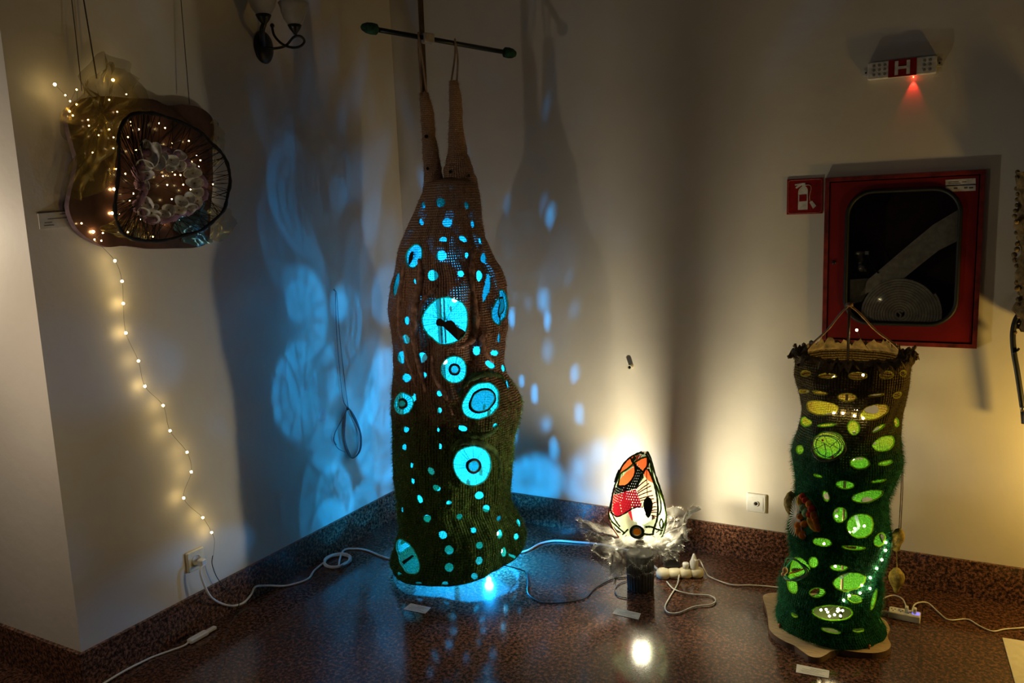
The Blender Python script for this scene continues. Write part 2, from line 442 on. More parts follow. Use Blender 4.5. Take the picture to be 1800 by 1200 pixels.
def spline(pts, per=8, closed=False):
    P = [np.array(p, float) for p in pts]; n = len(P); out = []
    rng = range(n) if closed else range(n-1)
    for i in rng:
        p1, p2 = P[i], P[(i+1) % n]
        p0 = P[(i-1) % n] if (closed or i > 0) else 2*p1-p2
        p3 = P[(i+2) % n] if (closed or i < n-2) else 2*p2-p1
        for k in range(per):
            t = k/per
            out.append(0.5*((2*p1)+(-p0+p2)*t+(2*p0-5*p1+4*p2-p3)*t*t+(-p0+3*p1-3*p2+p3)*t**3))
    if not closed: out.append(P[-1])
    return out

# ------------------------------------------------------------------ the setting
BH = 0.148          # plinth height
PY = -1.986         # outer corner of the left wall
SEAM = 2.52
mb = MB().box((-1.4, -4.6, -0.06), (4.6, 0.02, -0.004)); o = struct(mb.build('floor', 'granite_floor'), 'polished speckled brown granite floor')
ORIG['floor'] = (0, 0, 0)
MB().box((-1.4, -4.6, -0.02), (SEAM-0.001, 0.02, 0.0)).build('floor_slab', 'granite_floor', o)
MB().box((SEAM+0.001, -4.6, -0.02), (4.6, 0.02, 0.0)).build('floor_slab', 'granite_floor', o)
CX0, CX1, CZ0, CZ1 = 2.106, 2.661, 1.002, 1.670
mb = MB()                                     # right wall with the recess of the hose cabinet
mb.box((-0.25, 0, 0), (CX0+0.01, 0.20, 3.1)); mb.box((CX1-0.01, 0, 0), (4.6, 0.20, 3.1))
mb.box((CX0+0.01, 0, 0), (CX1-0.01, 0.20, CZ0+0.01)); mb.box((CX0+0.01, 0, CZ1-0.01), (CX1-0.01, 0.20, 3.1))
mb.box((CX0+0.01, 0.15, CZ0+0.01), (CX1-0.01, 0.20, CZ1-0.01))
struct(mb.build('wall_right', 'wall_paint'), 'cream plaster wall with the fire cabinet')
WLo = struct(MB().box((-0.25, PY, 0), (0, 0, 3.1)).build('wall_left', 'wall_paint'), 'cream plaster wall with sconce and round artwork')
MB().prism(spline([wl(x, y, .0012) for x, y in ((563, 719), (570, 717), (575, 722), (576, 737), (571, 742), (562, 741), (560, 730))], 3, closed=True), (-.0012, 0, 0)).build('filler_patch', 'white_plastic', WLo)
struct(MB().box((-1.4, PY, 0), (-0.25, PY+0.2, 3.1)).build('wall_pillar', 'wall_paint'), 'wall returning beyond the outer corner at the left edge')
bt = 0.014
b1 = struct(MB().box((bt, -bt, 0), (4.6, 0, BH)).build('baseboard_right', 'granite_base'))
b2 = struct(MB().box((0, PY-bt, 0), (bt, -bt, BH)).build('baseboard_left', 'granite_base'))
b3 = struct(MB().box((-0.115, PY-bt, 0), (0, PY, BH)).box((-1.4, PY-bt, 0), (-0.118, PY, BH)).build('baseboard_pillar', 'granite_base'))

def clear(pts, r):
    """keep a cord in front of the plinths and on the floor"""
    out_ = []
    for p in pts:
        p = np.array(p, float)
        if p[1] > PY-.03 and p[0] < bt+r+.001: p[0] = bt+r+.001
        if p[0] < bt and p[1] > PY-bt-r: p[1] = PY-bt-r-.001
        if p[1] > -bt-r-.001: p[1] = -bt-r-.001
        p[2] = max(p[2], r+.0005); out_.append(p)
    return out_
def fw(x, y, r=.006):
    p = fl(x, y, r)
    return p if p[0] > bt+r else wl(x, y, bt+r+.001)

# ------------------------------------------------------------------ soft hollow shells with holes
class Shell:
    """knitted hollow form: its silhouette rows give centre and width at each height, the depth follows"""
    def __init__(s, base_px, rows, ratio, wob):
        s.A = fl(*base_px)
        d = (s.A-CAM)[:2]; d = d/np.linalg.norm(d); s.d = np.array([d[0], d[1], 0]); s.e = np.array([d[1], -d[0], 0])
        z, c, a = [], [], []
        for (y, xl, xr) in rows:
            pl, pr = s.plane(xl, y), s.plane(xr, y)
            sl, sr = (pl-s.A)@s.e, (pr-s.A)@s.e
            z.append((pl[2]+pr[2])/2); c.append((sl+sr)/2); a.append((sr-sl)/2)
        k = np.argsort(z); s.z = np.array(z)[k]; s.c = np.array(c)[k]; s.a = np.array(a)[k]
        s.ratio = ratio; s.wob = wob; s.lift = 0.0; s.R0 = float(s.a.mean())
    def plane(s, x, y):
        v = ray(x, y); t = ((s.A-CAM)@s.d)/(v@s.d); return CAM+v*t
    def S(s, th, z, off=0.0):
        th = np.asarray(th, float); z = np.asarray(z, float)
        c = np.interp(z, s.z, s.c); a = np.interp(z, s.z, s.a)
        w = 1+s.wob(th, z)
        if s.lift: z = z+s.lift*np.clip(1-z/0.3, 0, 1)**2*np.clip(np.cos(th-1.35), 0, 1)
        return s.A + (c+(a*w+off)*np.sin(th))[..., None]*s.e - ((a*s.ratio*w+off)*np.cos(th))[..., None]*s.d + z[..., None]*np.array([0, 0, 1.0])
    def find(s, x, y):
        p = s.plane(x, y); z = float(np.clip(p[2], s.z[0], s.z[-1]))
        t = 0.0
        tgt = np.array([x, y])
        c = np.interp(z, s.z, s.c); a = np.interp(z, s.z, s.a)
        t = math.asin(max(-0.97, min(0.97, ((p-s.A)@s.e-c)/a)))
        for _ in range(14):
            q = pj(s.S(t, z)); e1 = pj(s.S(t+1e-3, z)); e2 = pj(s.S(t, z+1e-3))
            J = np.stack([(e1-q)/1e-3, (e2-q)/1e-3], 1); r = tgt-q
            try: st = np.linalg.solve(J.T@J+np.diag([30.0, 3.0]), J.T@r)
            except Exception: break
            t = max(-1.5, min(1.5, t+float(np.clip(st[0], -.3, .3)))); z = float(np.clip(z+np.clip(st[1], -.1, .1), s.z[0]+.001, s.z[-1]-.001))
        return np.array([t*s.R0, z])
    def hole(s, cx, cy, rx, ry, rot=0.0):
        """picture ellipse -> affine ellipse on the cloth, (u, v) = (angle*R0, height)"""
        r = math.radians(rot); ca, sa = math.cos(r), math.sin(r)
        f = 0.6
        c = s.find(cx, cy)
        a = (s.find(cx+f*rx*ca, cy+f*rx*sa)-s.find(cx-f*rx*ca, cy-f*rx*sa))/(2*f)
        b = (s.find(cx-f*ry*sa, cy+f*ry*ca)-s.find(cx+f*ry*sa, cy-f*ry*ca))/(2*f)
        M = np.stack([a, b], 1)
        if abs(np.linalg.det(M)) < 1e-6: M = np.diag([0.008, 0.012])
        return (c, M)
    def at(s, h, q, off=0.0):
        q = np.atleast_2d(q); uv = h[0]+q@h[1].T
        return s.S(uv[:, 0]/s.R0, uv[:, 1], off)
    def grid(s, nth, nz, holes, z0=None, z1=None):
        z0 = s.z[0] if z0 is None else z0; z1 = s.z[-1] if z1 is None else z1
        u = np.linspace(-PI, PI, nth, endpoint=False)*s.R0; v = np.linspace(z0, z1, nz)
        U, V = np.meshgrid(u, v); U = U.copy(); V = V.copy()
        cell = max(2*PI*s.R0/nth, (z1-z0)/nz); W = 2*PI*s.R0
        for c, M in holes:
            Mi = np.linalg.inv(M); ext = np.abs(M).sum(1)+3*cell
            du = (U-c[0]+W/2) % W-W/2; dv = V-c[1]
            msk = (np.abs(du) < ext[0]) & (np.abs(dv) < ext[1])
            if not msk.any(): continue
            q = np.stack([du[msk], dv[msk]], 1)@Mi.T; rho = np.linalg.norm(q, axis=1)+1e-9
            onb = q/rho[:, None]; tgt = onb@M.T; dist = np.linalg.norm(tgt-np.stack([du[msk], dv[msk]], 1), axis=1)
            near = dist < 0.62*cell
            uu = U[msk]; vv = V[msk]
            uu[near] = (c[0]+tgt[near, 0]); vv[near] = (c[1]+tgt[near, 1])
            U[msk] = uu; V[msk] = vv
        idx = np.arange(nth*nz).reshape(nz, nth)
        a = idx[:-1]; bq = idx[1:]
        F = np.stack([a, np.roll(a, -1, 1), np.roll(bq, -1, 1), bq], -1).reshape(-1, 4)
        Uf, Vf = U.ravel(), V.ravel()
        # centre of each face, allowing for the seam
        fu = Uf[F]; fu = np.where(fu-fu[:, :1] > W/2, fu-W, np.where(fu-fu[:, :1] < -W/2, fu+W, fu)); fc = fu.mean(1); fv = Vf[F].mean(1)
        keep = np.ones(len(F), bool)
        for c, M in holes:
            Mi = np.linalg.inv(M)
            du = (fc-c[0]+W/2) % W-W/2; q = np.stack([du, fv-c[1]], 1)@Mi.T
            keep &= (q**2).sum(1) > 0.985
        s.U, s.V, s.F = Uf, Vf, F[keep]
        return s
    def cloth(s, name, material, parent, off=0.0):
        P = s.S(s.U/s.R0, s.V, off)
        return nmesh(name, P, s.F, material, parent, uv=np.stack([s.U, s.V], 1))
    def fuzz(s, name, material, parent, n, length, zr, width=0.0011, droop=0.3, seed=1, curl=0.5):
        """short loose fibres standing off the cloth"""
        g = np.random.default_rng(seed)
        fc = g.integers(0, len(s.F), n*4); f = s.F[fc]
        w = g.dirichlet(np.ones(4), len(f))
        W = 2*PI*s.R0
        fu = s.U[f]; fu = np.where(fu-fu[:, :1] > W/2, fu-W, np.where(fu-fu[:, :1] < -W/2, fu+W, fu))
        u = (fu*w).sum(1); v = (s.V[f]*w).sum(1)
        pr = np.clip((v-zr[0])/0.05, 0, 1)*np.clip((zr[1]-v)/0.12, 0, 1)
        k = g.random(len(u)) < pr; u, v = u[k][:n], v[k][:n]; n = len(u)
        P = s.S(u/s.R0, v); Nn = s.S(u/s.R0, v, 0.01)-P; Nn /= np.linalg.norm(Nn, axis=1)[:, None]
        rd = g.normal(size=(n, 3)); ln = length*(0.4+0.9*g.random(n))[:, None]
        D = Nn*(0.6)+rd*curl*0.6+np.array([0, 0, -droop]); D /= np.linalg.norm(D, axis=1)[:, None]
        D2 = D+g.normal(size=(n, 3))*curl*0.5+np.array([0, 0, -droop*0.7]); D2 /= np.linalg.norm(D2, axis=1)[:, None]
        sd = np.cross(D, rd); sd /= np.linalg.norm(sd, axis=1)[:, None]; sd *= width/2
        mid = P+D*ln*0.55; tip = mid+D2*ln*0.45
        Vv = np.stack([P-sd, P+sd, mid+sd*.8, mid-sd*.8, tip], 1).reshape(-1, 3)
        b0 = np.arange(n)[:, None]*5
        T = np.concatenate([b0+np.array([0, 1, 2]), b0+np.array([0, 2, 3]), b0+np.array([3, 2, 4])], 0)
        return stuff(nmesh(name, Vv, T, material, parent, smooth=False))
def disc(sh, h, off, rings=2, n=20, r0=0.0, r1=1.0):
    """patch of cloth filling the unit disc (or ring) of hole h"""
    V, F = [], []
    rr = np.linspace(r0, r1, rings+1)
    for r in rr:
        for k in range(n): V.append((r*math.cos(2*PI*k/n), r*math.sin(2*PI*k/n)))
    for i in range(rings):
        for k in range(n): F.append((i*n+k, i*n+(k+1) % n, (i+1)*n+(k+1) % n, (i+1)*n+k))
    return sh.at(h, np.array(V), off), np.array(F)
def rim(sh, h, r, off, n=28, k=5, wob=0.0):
    th = np.linspace(0, 2*PI, n, endpoint=False)
    q = np.stack([np.cos(th), np.sin(th)], 1)*(1+wob*np.random.default_rng(int(abs(h[0][1]*1e4))).normal(size=(n, 1)))
    return MB().tube(list(sh.at(h, q, off)), r, k, closed=True)

# ------------------------------------------------------------------ tall knitted lamp
rows_tall = [(326, 748, 838), (335, 744, 841), (350, 738, 844), (380, 725, 846), (400, 715, 849), (420, 705, 853), (440, 697, 861), (460, 694, 869), (480, 690, 881),
             (500, 684, 888), (540, 681, 892), (580, 688, 892), (600, 691, 888), (640, 692, 886), (660, 690, 890), (680, 687, 903),
             (710, 687, 914), (740, 688, 910), (770, 690, 905), (800, 691, 904), (850, 694, 900), (880, 697, 897), (900, 702, 906), (920, 704, 917),
             (940, 697, 922), (960, 690, 922), (980, 684, 919), (990, 683, 916)]
def wob_tall(th, z):
    up = np.clip((z-0.75)/0.3, 0, 1)*np.clip((1.42-z)/0.2, 0, 1)
    fold = 0.075*up*np.where(np.abs(th) < PI/2, 0.2+0.8*np.cos(th)**2, 0.3)*(np.sin(9*th+1.2+2.0*np.sin(3*z))+0.5*np.sin(17*th+4*z))
    low = 0.022*(1-up)*(np.sin(5*th+9*z)+np.sin(7*th-13*z+1))
    return fold+low+0.008*np.sin(31*th+23*z)+0.006*np.sin(23*th-41*z)-0.010
tall = Shell((802, 995), rows_tall, 0.90, wob_tall)
tall.lift = 0.06
small = [(774,356,8.5,8,0),(820,361,4,6.5,-15),(744,361,3,6,0),(786,391,9,7.6,0),(740,390,3.6,5.6,0),(830.6,394,3.6,6.4,-10),(779,420.6,6.6,4.4,0),(814,420,8.5,4.5,30),(845,423,2.5,5,-10),
 (776,449,9.2,9,0),(820.6,448.6,3.4,5.3,0),(851,454,4.5,9,-15),(760.6,484,9.8,9.4,0),(810.6,481,5.6,5.6,0),(842.5,485,5.5,10,0),(696,500,5,22,12),(728.6,494,2.2,4.5,0),(857,506,6,26,12),
 (715,563.6,5,7.5,0),(714,596,6,8.5,-15),(741,628.6,9,9,0),(743.4,659.6,6,6,0),(838.6,616.6,7,8,0),(877,593.6,3.2,8.8,0),(872,620.4,7,4.6,5),(861.6,640.4,5,8,-40),(840,584,2.5,6.5,0),(884,647,2.4,7,-10),
 (707,628,5,11,0),(712,664,6,8,0),(728,698,3.2,7.2,0),(772.6,691.6,5.4,5.2,0),(772.8,721,4,5,0),(712,755,4.8,5.4,0),(770.4,755.6,2.4,4.2,0),(813.6,753,8,5,15),(871,748.6,5,4.8,0),(892,676,2.5,10,-8),
 (711.4,785.6,4.4,5.4,0),(774,784.4,2.6,4.8,0),(723,818,2.8,5.2,0),(757.4,828,5,7.5,-35),(724.6,845.6,3.2,5.4,-15),(767,857.4,7,5.4,25),(737.4,877.4,5,7.6,-20),(789.4,883.4,4.8,3.6,0),(842.4,870.4,8,7,0),(855,893.6,6.8,6.6,0),
 (750.6,911,7,6.6,0),(807.4,908,5,5.2,0),(877,911,4,5,30),(912,919,3.5,7,-20),(833,932,5,5.4,0),(778.4,940,7.5,7.4,0),(879,939,5.4,8,0),(907,943.6,4,6,0),(789.6,966.6,8,8.4,0),(843,958.4,6.4,6.4,0),(886,970,5,8.6,0),
 (842.6,985.4,6.4,7.4,0),(789.6,997,8,8,0),(782,1026.6,5.5,5,0),(835,1013,6,6,-30),(735,1025.5,6,3,0),(906,979.5,2.5,10,10),(707,895.5,2,5,0),(700,1008,3,3,0)]
big = dict(A=(727,450,14,21,14), B=(878.5,540,9.5,31,3), C=(782.6,564,40.5,41.5,0), D=(799,649,22.3,23.2,0), E=(849,704,38,29,-35), F=(707,709,15.5,19,-10), G=(833,819,34.4,34.5,0), H=(716.6,977,16.5,33,-25))
small_h = [tall.hole(*p) for p in small]; big_h = {k: tall.hole(*p) for k, p in big.items()}
back_h = []                                   # openings on the sides turned to the two walls, they throw the blue patches
for th, z, r in ((1.75, 0.125, .05), (2.25, 0.13, .06), (2.75, .125, .06), (3.3, .125, .05), (-2.5, .125, .05), (-2.05, .125, .05)): back_h.append((np.array([th*tall.R0, z]), np.array([[r, 0], [0, r]])))
g = np.random.default_rng(5)
for i in range(420):
    th = g.uniform(1.75, 2*PI-1.75); z = g.uniform(0.12, 1.22)
    leftside = th > 3.55
    r = g.uniform(0.018, 0.036) if leftside else g.uniform(0.005, 0.010)
    if i < 150 and leftside: r = g.uniform(0.042, 0.070)
    u = th*tall.R0; u = u-2*PI*tall.R0 if th > PI else u
    if z < .22 or any(abs(u-c[0][0]) < c[1][0, 0]+r+.014 and abs(z-c[0][1]) < c[1][1, 1]+r*1.4+.014 for c in back_h): continue
    if len(back_h) > 110: break
    if not leftside and i % 10: continue
    back_h.append((np.array([u, z]), np.array([[r, 0], [0, r*(1.35 if leftside else 2.6)]])))
zhem = 0.030
tall.grid(330, 400, small_h+list(big_h.values())+back_h, z0=zhem)
TL = thing('knitted_sculpture_lamp', 'tall brown and moss green knitted lamp full of glowing blue round windows', 'lamp', tall.A)
tall.cloth('knitted_cover', 'knit_tall', TL)
tall.cloth('lining', 'lining_tall', TL, -0.006)
tall.fuzz('brown_fuzz', 'fuzz_brown', TL, 14000, 0.011, (0.70, 1.75), seed=2)
tall.fuzz('moss_fuzz', 'fuzz_moss', TL, 26000, 0.016, (0.0, 0.92), seed=3)
tall.fuzz('gold_fuzz', 'fuzz_gold', TL, 2600, 0.009, (0.0, 0.9), seed=4, width=0.0016)
for h in back_h:                               # unseen thread stars in the wide openings, added to streak the blue wall light
    if h[1][0, 0] > 0.04:
        mb = MB(); n_ = 13
        for k_ in range(n_):
            a_ = 2*PI*k_/n_; mb.tube(list(tall.at(h, np.array([(.12*math.cos(a_+.3), .12*math.sin(a_+.3)), (1.02*math.cos(a_), 1.02*math.sin(a_))]), 0.0)), 0.0022, 4)
        for r_ in (.12, .5, .75): mb.tube(list(tall.at(h, np.array([(r_*math.cos(a_), r_*math.sin(a_)) for a_ in np.linspace(0, 2*PI, 20, endpoint=False)]), 0.0)), 0.0016, 4, closed=True)
        stuff(mb.build('streak_threads', 'leaf_brown', TL))
for p, h in zip(small, small_h):
    V, F = disc(tall, h, -0.003, 2, 18)
    nmesh('net_window', V, F, 'net_dense' if p[0] in (857, 696, 877, 851) else 'net_cyan' if p[1] < 690 else 'net_teal', TL)
rng = np.random.default_rng(9)
def spokes(h, r0, r1, n, w, off, jit=0.03):
    mb = MB()
    for k in range(n):
        a = 2*PI*k/n+rng.normal()*jit; b = a+rng.normal()*jit*1.5
        q = np.array([(r0*math.cos(a), r0*math.sin(a)), ((r0+r1)/2*math.cos((a+b)/2), (r0+r1)/2*math.sin((a+b)/2)), (r1*math.cos(b), r1*math.sin(b))])
        mb.tube(list(tall.at(h, q, off)), w, 4)
    return mb
def flatshape(h, pts, off, thick):
    P = tall.at(h, np.array(pts), off); Q = tall.at(h, np.array(pts), off+thick); n = len(pts)
    return MB().add(list(P)+list(Q), [tuple(range(n)), tuple(reversed(range(n, 2*n)))]+[(i, i+n, (i+1) % n+n, (i+1) % n) for i in range(n)])
for k, h in big_h.items():
    low = k in 'EFGH'
    V, F = disc(tall, h, -0.004, 5, 40)
    net = nmesh('medallion_net', V, F, 'net_dense' if k == 'B' else 'net_teal' if low else 'net_cyan', TL)
    rim(tall, h, 0.0028, 0.001, 44, 6, 0.008).build('medallion_rim', 'rim_cyan', net, True)
    if k in 'BDEFG':
        r0, r1 = {'B': (.50, .62), 'D': (.29, .47), 'E': (.58, .70), 'F': (.26, .50), 'G': (.27, .40)}[k]
        stuff(spokes(h, r1, 1.0, {'B': 26, 'D': 34, 'E': 34, 'F': 18, 'G': 58}[k], 0.0009, 0.0, 0.03).build('medallion_spokes', 'rim_cyan' if k in 'G' else 'thread_black', net))
        V, F = disc(tall, h, 0.001, 2, 40, r0, r1)
        nmesh('medallion_ring', V, F, 'leaf_brown' if k == 'F' else 'ring_purple', net)
        q = np.stack([np.cos(np.linspace(0, 2*PI, 36, endpoint=False)), np.sin(np.linspace(0, 2*PI, 36, endpoint=False))], 1)
        MB().tube(list(tall.at(h, q*r0, 0.002)), 0.0016, 5, closed=True).build('medallion_ring_edge', 'rim_cyan', net, True)
        V, F = disc(tall, h, 0.0005, 2, 30, 0, r0)
        nmesh('medallion_heart', V, F, 'net_green' if low else 'net_teal', net)
    if k == 'C':
        stuff(spokes(h, 0.05, 1.0, 64, 0.0007, 0.0, 0.05).build('medallion_spokes', 'rim_cyan', net))
        body = [(-.42,.10),(-.36,-.08),(-.22,-.12),(-.12,-.06),(-.02,.06),(.10,-.02),(.26,-.03),(.38,.08),(.46,.25),(.66,.36),(.84,.52),(.70,.70),(.52,.84),(.36,.70),(.20,.52),(.02,.34),(-.10,.22),(-.24,.20),(-.36,.19)]
        flatshape(h, [(x, y) for x, y in body], 0.0, 0.004).build('felt_leaf', 'leaf_brown', net)
        for x in (-0.19, -0.03):
            MB().tube([tall.S(h[0][0]/tall.R0+x*h[1][0, 0]/tall.R0, h[0][1]+d_*abs(h[1][1, 1]), -0.006) for d_ in (-.95, 0, .95)], 0.004, 8).build('inner_tube', 'white_plastic', net, True)
    if k == 'A':
        stuff(spokes(h, 0.1, 1.0, 26, 0.0006, 0.0).build('medallion_spokes', 'thread_black', net))
        fp = []
        for i in range(25):
            t = i/24; w = 0.30*math.sin(PI*min(1, .12+.88*t)**.8)*(1 if i % 2 else .72); fp.append((-.28+w, -.35+1.25*t))
        for i in range(24, -1, -1):
            t = i/24; w = 0.30*math.sin(PI*min(1, .12+.88*t)**.8)*(1 if i % 2 else .72); fp.append((-.28-w, -.35+1.25*t))
        flatshape(h, fp, 0.0, 0.002).build('felt_feather', 'leaf_brown', net)
    if k == 'H':
        stuff(spokes(h, 0.15, 1.0, 18, 0.0006, 0.0, 0.2).build('medallion_spokes', 'rim_cyan', net))
        flatshape(h, [(-.75, .15), (.62, .05), (.70, .16), (-.70, .32)], -0.002, 0.003).build('dark_batten', 'rod_black', net)
nd = 64; ring0 = tall.S(np.linspace(-PI, PI, nd, endpoint=False), np.full(nd, tall.z[-1]-.0005)); cdm = ring0.mean(0); V = []; uv_ = []
for sc_, hh_ in ((1, 0), (.985, .007), (.93, .015), (.80, .023), (.60, .029), (.35, .032), (.05, .033)):
    for k in range(nd): V.append(cdm+(ring0[k]-cdm)*sc_+np.array([0, 0, hh_])); uv_.append((k/nd*2*PI*tall.R0, tall.z[-1]+hh_))
nmesh('crown', np.array(V), np.array([(j*nd+i, j*nd+(i+1) % nd, (j+1)*nd+(i+1) % nd, (j+1)*nd+i) for j in range(6) for i in range(nd)]), 'knit_ear', TL, uv=np.array(uv_))
# two long horns at the top, tubes that taper to the hanging loops
def horn(rows, seed):
    V, uv = [], []; n = 40; ph = seed
    dense = []
    for i in range(len(rows)-1):
        for k in range(8):
            t = k/8; dense.append([rows[i][j]*(1-t)+rows[i+1][j]*t for j in range(3)])
    dense.append(rows[-1])
    for y, xl, xr in dense:
        a, b_ = tall.plane(xl, y), tall.plane(xr, y); c = (a+b_)/2; r = np.linalg.norm(b_-a)/2
        for k in range(n):
            th = 2*PI*k/n; w = 1+0.035*math.sin(3*th+c[2]*40+ph)+0.03*math.sin(7*th-c[2]*90)+0.02*math.sin(c[2]*160)
            V.append(c+r*w*(math.cos(th)*tall.e+0.9*math.sin(th)*tall.d)); uv.append((th*0.05, c[2]))
    m_ = len(dense); F = []
    for i in range(m_-1):
        for k in range(n): F.append((i*n+k, i*n+(k+1) % n, (i+1)*n+(k+1) % n, (i+1)*n+k))
    mb = MB(); mb.v = [tuple(p) for p in V]; mb.f = F+[tuple(range((m_-1)*n, m_*n))]; mb.uv = uv
    o = mb.build('horn', 'knit_ear', TL, True)
    return o, V, F
hl, hV, hF = horn([(360,741,790),(340,744,785),(320,745,779),(300,745,776),(280,744,773),(260,743,770),(240,742,765),(220,741,764),(200,740,763),(180,738.5,758),(168,738,753),(163,740,751)], 0)
hr, hV2, hF2 = horn([(370,775,845),(350,777,843),(330,779,840),(315,780,837),(300,780,832),(285,784,828),(270,787,822),(250,788,818),(230,789,814.5),(200,790,813),(170,789.5,811),(150,790,807),(142,791,804)], 2)
for V, F, par in ((hV, hF, hl), (hV2, hF2, hr)):      # loose fibres of the horns
    V = np.array(V); F_ = np.array(F); g = np.random.default_rng(3); n = 3500
    f = F_[g.integers(0, len(F_), n)]; w = g.dirichlet(np.ones(4), n); P = (V[f]*w[:, :, None]).sum(1)
    nr = np.cross(V[f[:, 1]]-V[f[:, 0]], V[f[:, 3]]-V[f[:, 0]]); nr /= np.linalg.norm(nr, axis=1)[:, None]+1e-9
    D = nr+g.normal(size=(n, 3))*.6; D *= (0.003+0.006*g.random(n))[:, None]; sd = np.cross(D, g.normal(size=(n, 3))); sd /= np.linalg.norm(sd, axis=1)[:, None]; sd *= .0006
    stuff(nmesh('horn_fuzz', np.stack([P-sd, P+sd, P+D], 1).reshape(-1, 3), np.arange(3*n).reshape(-1, 3), 'fuzz_brown', par, smooth=False))
for (x, y, r) in ((749.5, 241, 3.0), (752, 297, 2.6)):
    p = tall.plane(x, y)-tall.d*(0.030 if y < 260 else 0.034)
    MB().lathe([(r*0.0026, -0.003), (r*0.0026, 0.0), (r*.0018, .001)], p, 12, -tall.d).build('bead_hole', 'hole_dark' if y < 260 else 'net_cyan', hl)
for (x, y, rx, ry) in ((791, 303, 2.4, 4.5), (823, 310, 3, 3.6)):
    p = tall.plane(x, y)-tall.d*0.052
    MB().lathe([(0.004, -0.004), (0.007, 0), (0.006, .002)], p, 12, -tall.d+tall.e*(.6 if x > 810 else -.5)).build('net_window', 'net_cyan', hr)
# blue LED lamps inside
BLUE = (0.006, 0.36, 1.0)
A0 = tall.A
for z, pw, off in ((0.30, 20., 0.02), (0.62, 40., -0.02), (0.95, 46., -0.02), (1.22, 13.0, 0.03)):
    p = A0+tall.e*(np.interp(z, tall.z, tall.c)+off)+np.array([0, 0, z])
    MB().ball(p, 0.012, 10, 6).build('led_lamp', 'led_blue', TL, True)
    point_light('led_light', p+np.array([0, 0, 0.022]), pw*1.25, BLUE, 0.015, TL)
pl = fl(893, 996)*0.62+A0*0.38; pl[2] = 0.062
MB().ball(pl, 0.012, 10, 6).build('led_lamp', 'led_blue', TL, True)
point_light('led_light', pl+np.array([0, 0, .03]), 30.0, BLUE, 0.02, TL)
for (x, y) in ((879, 939), (886, 970)):
    h = tall.hole(x, y, 4, 6); MB().ball(tall.at(h, (0, 0), -0.02)[0], 0.009, 10, 6).build('led_lamp', 'led_blue', TL, True)
# clear film hanging below the hem, floor ring that carries the form
q = [tall.S(t, zhem-0.0, -0.006) for t in np.linspace(-PI, PI, 48, endpoint=False)]
MB().tube(q, 0.006, 6, closed=True).build('hem_hoop', 'rod_black', TL, True)
for t in (-2.6, -1.3, 2.4):
    p = tall.S(t, zhem, -0.02); MB().tube([p, (p[0], p[1], 0.0)], 0.006, 8).build('hoop_foot', 'rod_black', TL, True)

# padded rolls of knitting that stand out from the cover
def roll(pts, r, m_, name='knitted_roll'):
    P = spline([tall.S(q[0]/tall.R0, q[1], -r*.35) for q in (tall.find(*p) for p in pts)], 10); n = len(P)
    rr = [r*(.25+.75*math.sin(PI*min(1, max(0, (i+1)/(n+1))))**.5)*(1+.10*math.sin(i*.9)+.06*math.sin(i*2.3)) for i in range(n)]
    o = MB().tube(P, rr, 12).build(name, m_, TL, True); g = np.random.default_rng(n); k = 1400
    i = g.integers(0, n, k); D = g.normal(size=(k, 3)); D /= np.linalg.norm(D, axis=1)[:, None]; Q = np.array(P)[i]+g.normal(size=(k, 3))*.003
    a_ = Q+D*np.array(rr)[i][:, None]*.9; b_ = Q+D*(np.array(rr)[i][:, None]+.002+.007*g.random((k, 1))); sd = np.cross(D, g.normal(size=(k, 3)))*.0006
    stuff(nmesh('roll_fuzz', np.stack([a_-sd, a_+sd, b_], 1).reshape(-1, 3), np.arange(3*k).reshape(-1, 3), 'fuzz_moss' if 'moss' in m_ else 'fuzz_brown', o, smooth=False))
roll([(736,455),(738,490),(730,530),(727,575),(731,620),(748,690)], .016, 'roll_brown')
roll([(706,440),(708,480),(702,530),(703,580),(722,650),(731,680)], .013, 'roll_brown')
roll([(768,500),(757,515),(740,535),(733,570)], .012, 'roll_brown')
roll([(832,440),(830,480),(832,520),(838,560),(835,592),(815,606),(790,612)], .016, 'roll_brown')
roll([(760,625),(764,660),(780,690),(795,730)], .012, 'roll_brown')
roll([(868,585),(852,590),(850,602),(856,625),(875,640)], .012, 'roll_brown')
roll([(808,700),(820,672),(850,658),(880,662),(893,690)], .015, 'roll_moss')
roll([(800,762),(832,766),(860,762),(885,740)], .014, 'roll_moss')
roll([(792,815),(798,785),(820,776),(850,780),(874,800),(878,835),(862,860)], .015, 'roll_moss')
# crossbar on a pole that carries the knitted lamp
HS = thing('hanging_stand', 'black crossbar with green knitted caps clamped to a wooden pole', 'stand', (A0[0], A0[1], 0))
p0 = tall.plane(739, 0); p1 = tall.plane(746, 160)
ptop = p0+(p0-p1)*1.2; pbot = np.array([A0[0], A0[1], 0.0])
MB().tube([pbot, p1+tall.d*0.012, p0+tall.d*0.012, ptop+tall.d*0.012], 0.0135, 4).build('pole', 'wood_pole', HS)
depth0 = (tall.plane(755, 70)-CAM)@AF
bl, brr = dep(640, 48, depth0-0.16), dep(903, 94.5, depth0+0.16)
bl2, br2 = bl+(brr-bl)*0.085, brr-(brr-bl)*0.075
MB().tube([bl, brr], 0.0098, 14).build('crossbar', 'rod_black', HS, True)
for a, b_ in ((bl2, bl), (br2, brr)):
    ax = b_-a; l = np.linalg.norm(ax)
    MB().lathe([(0.013, 0), (0.021, 0.006), (0.0225, l*0.5), (0.020, l*0.85), (0.012, l*1.15), (0.003, l*1.25)], a, 18, ax).build('knitted_cap', 'cap_green', HS, True)
mid = dep(752, 68, depth0-0.036); ax = (brr-bl)/np.linalg.norm(brr-bl)
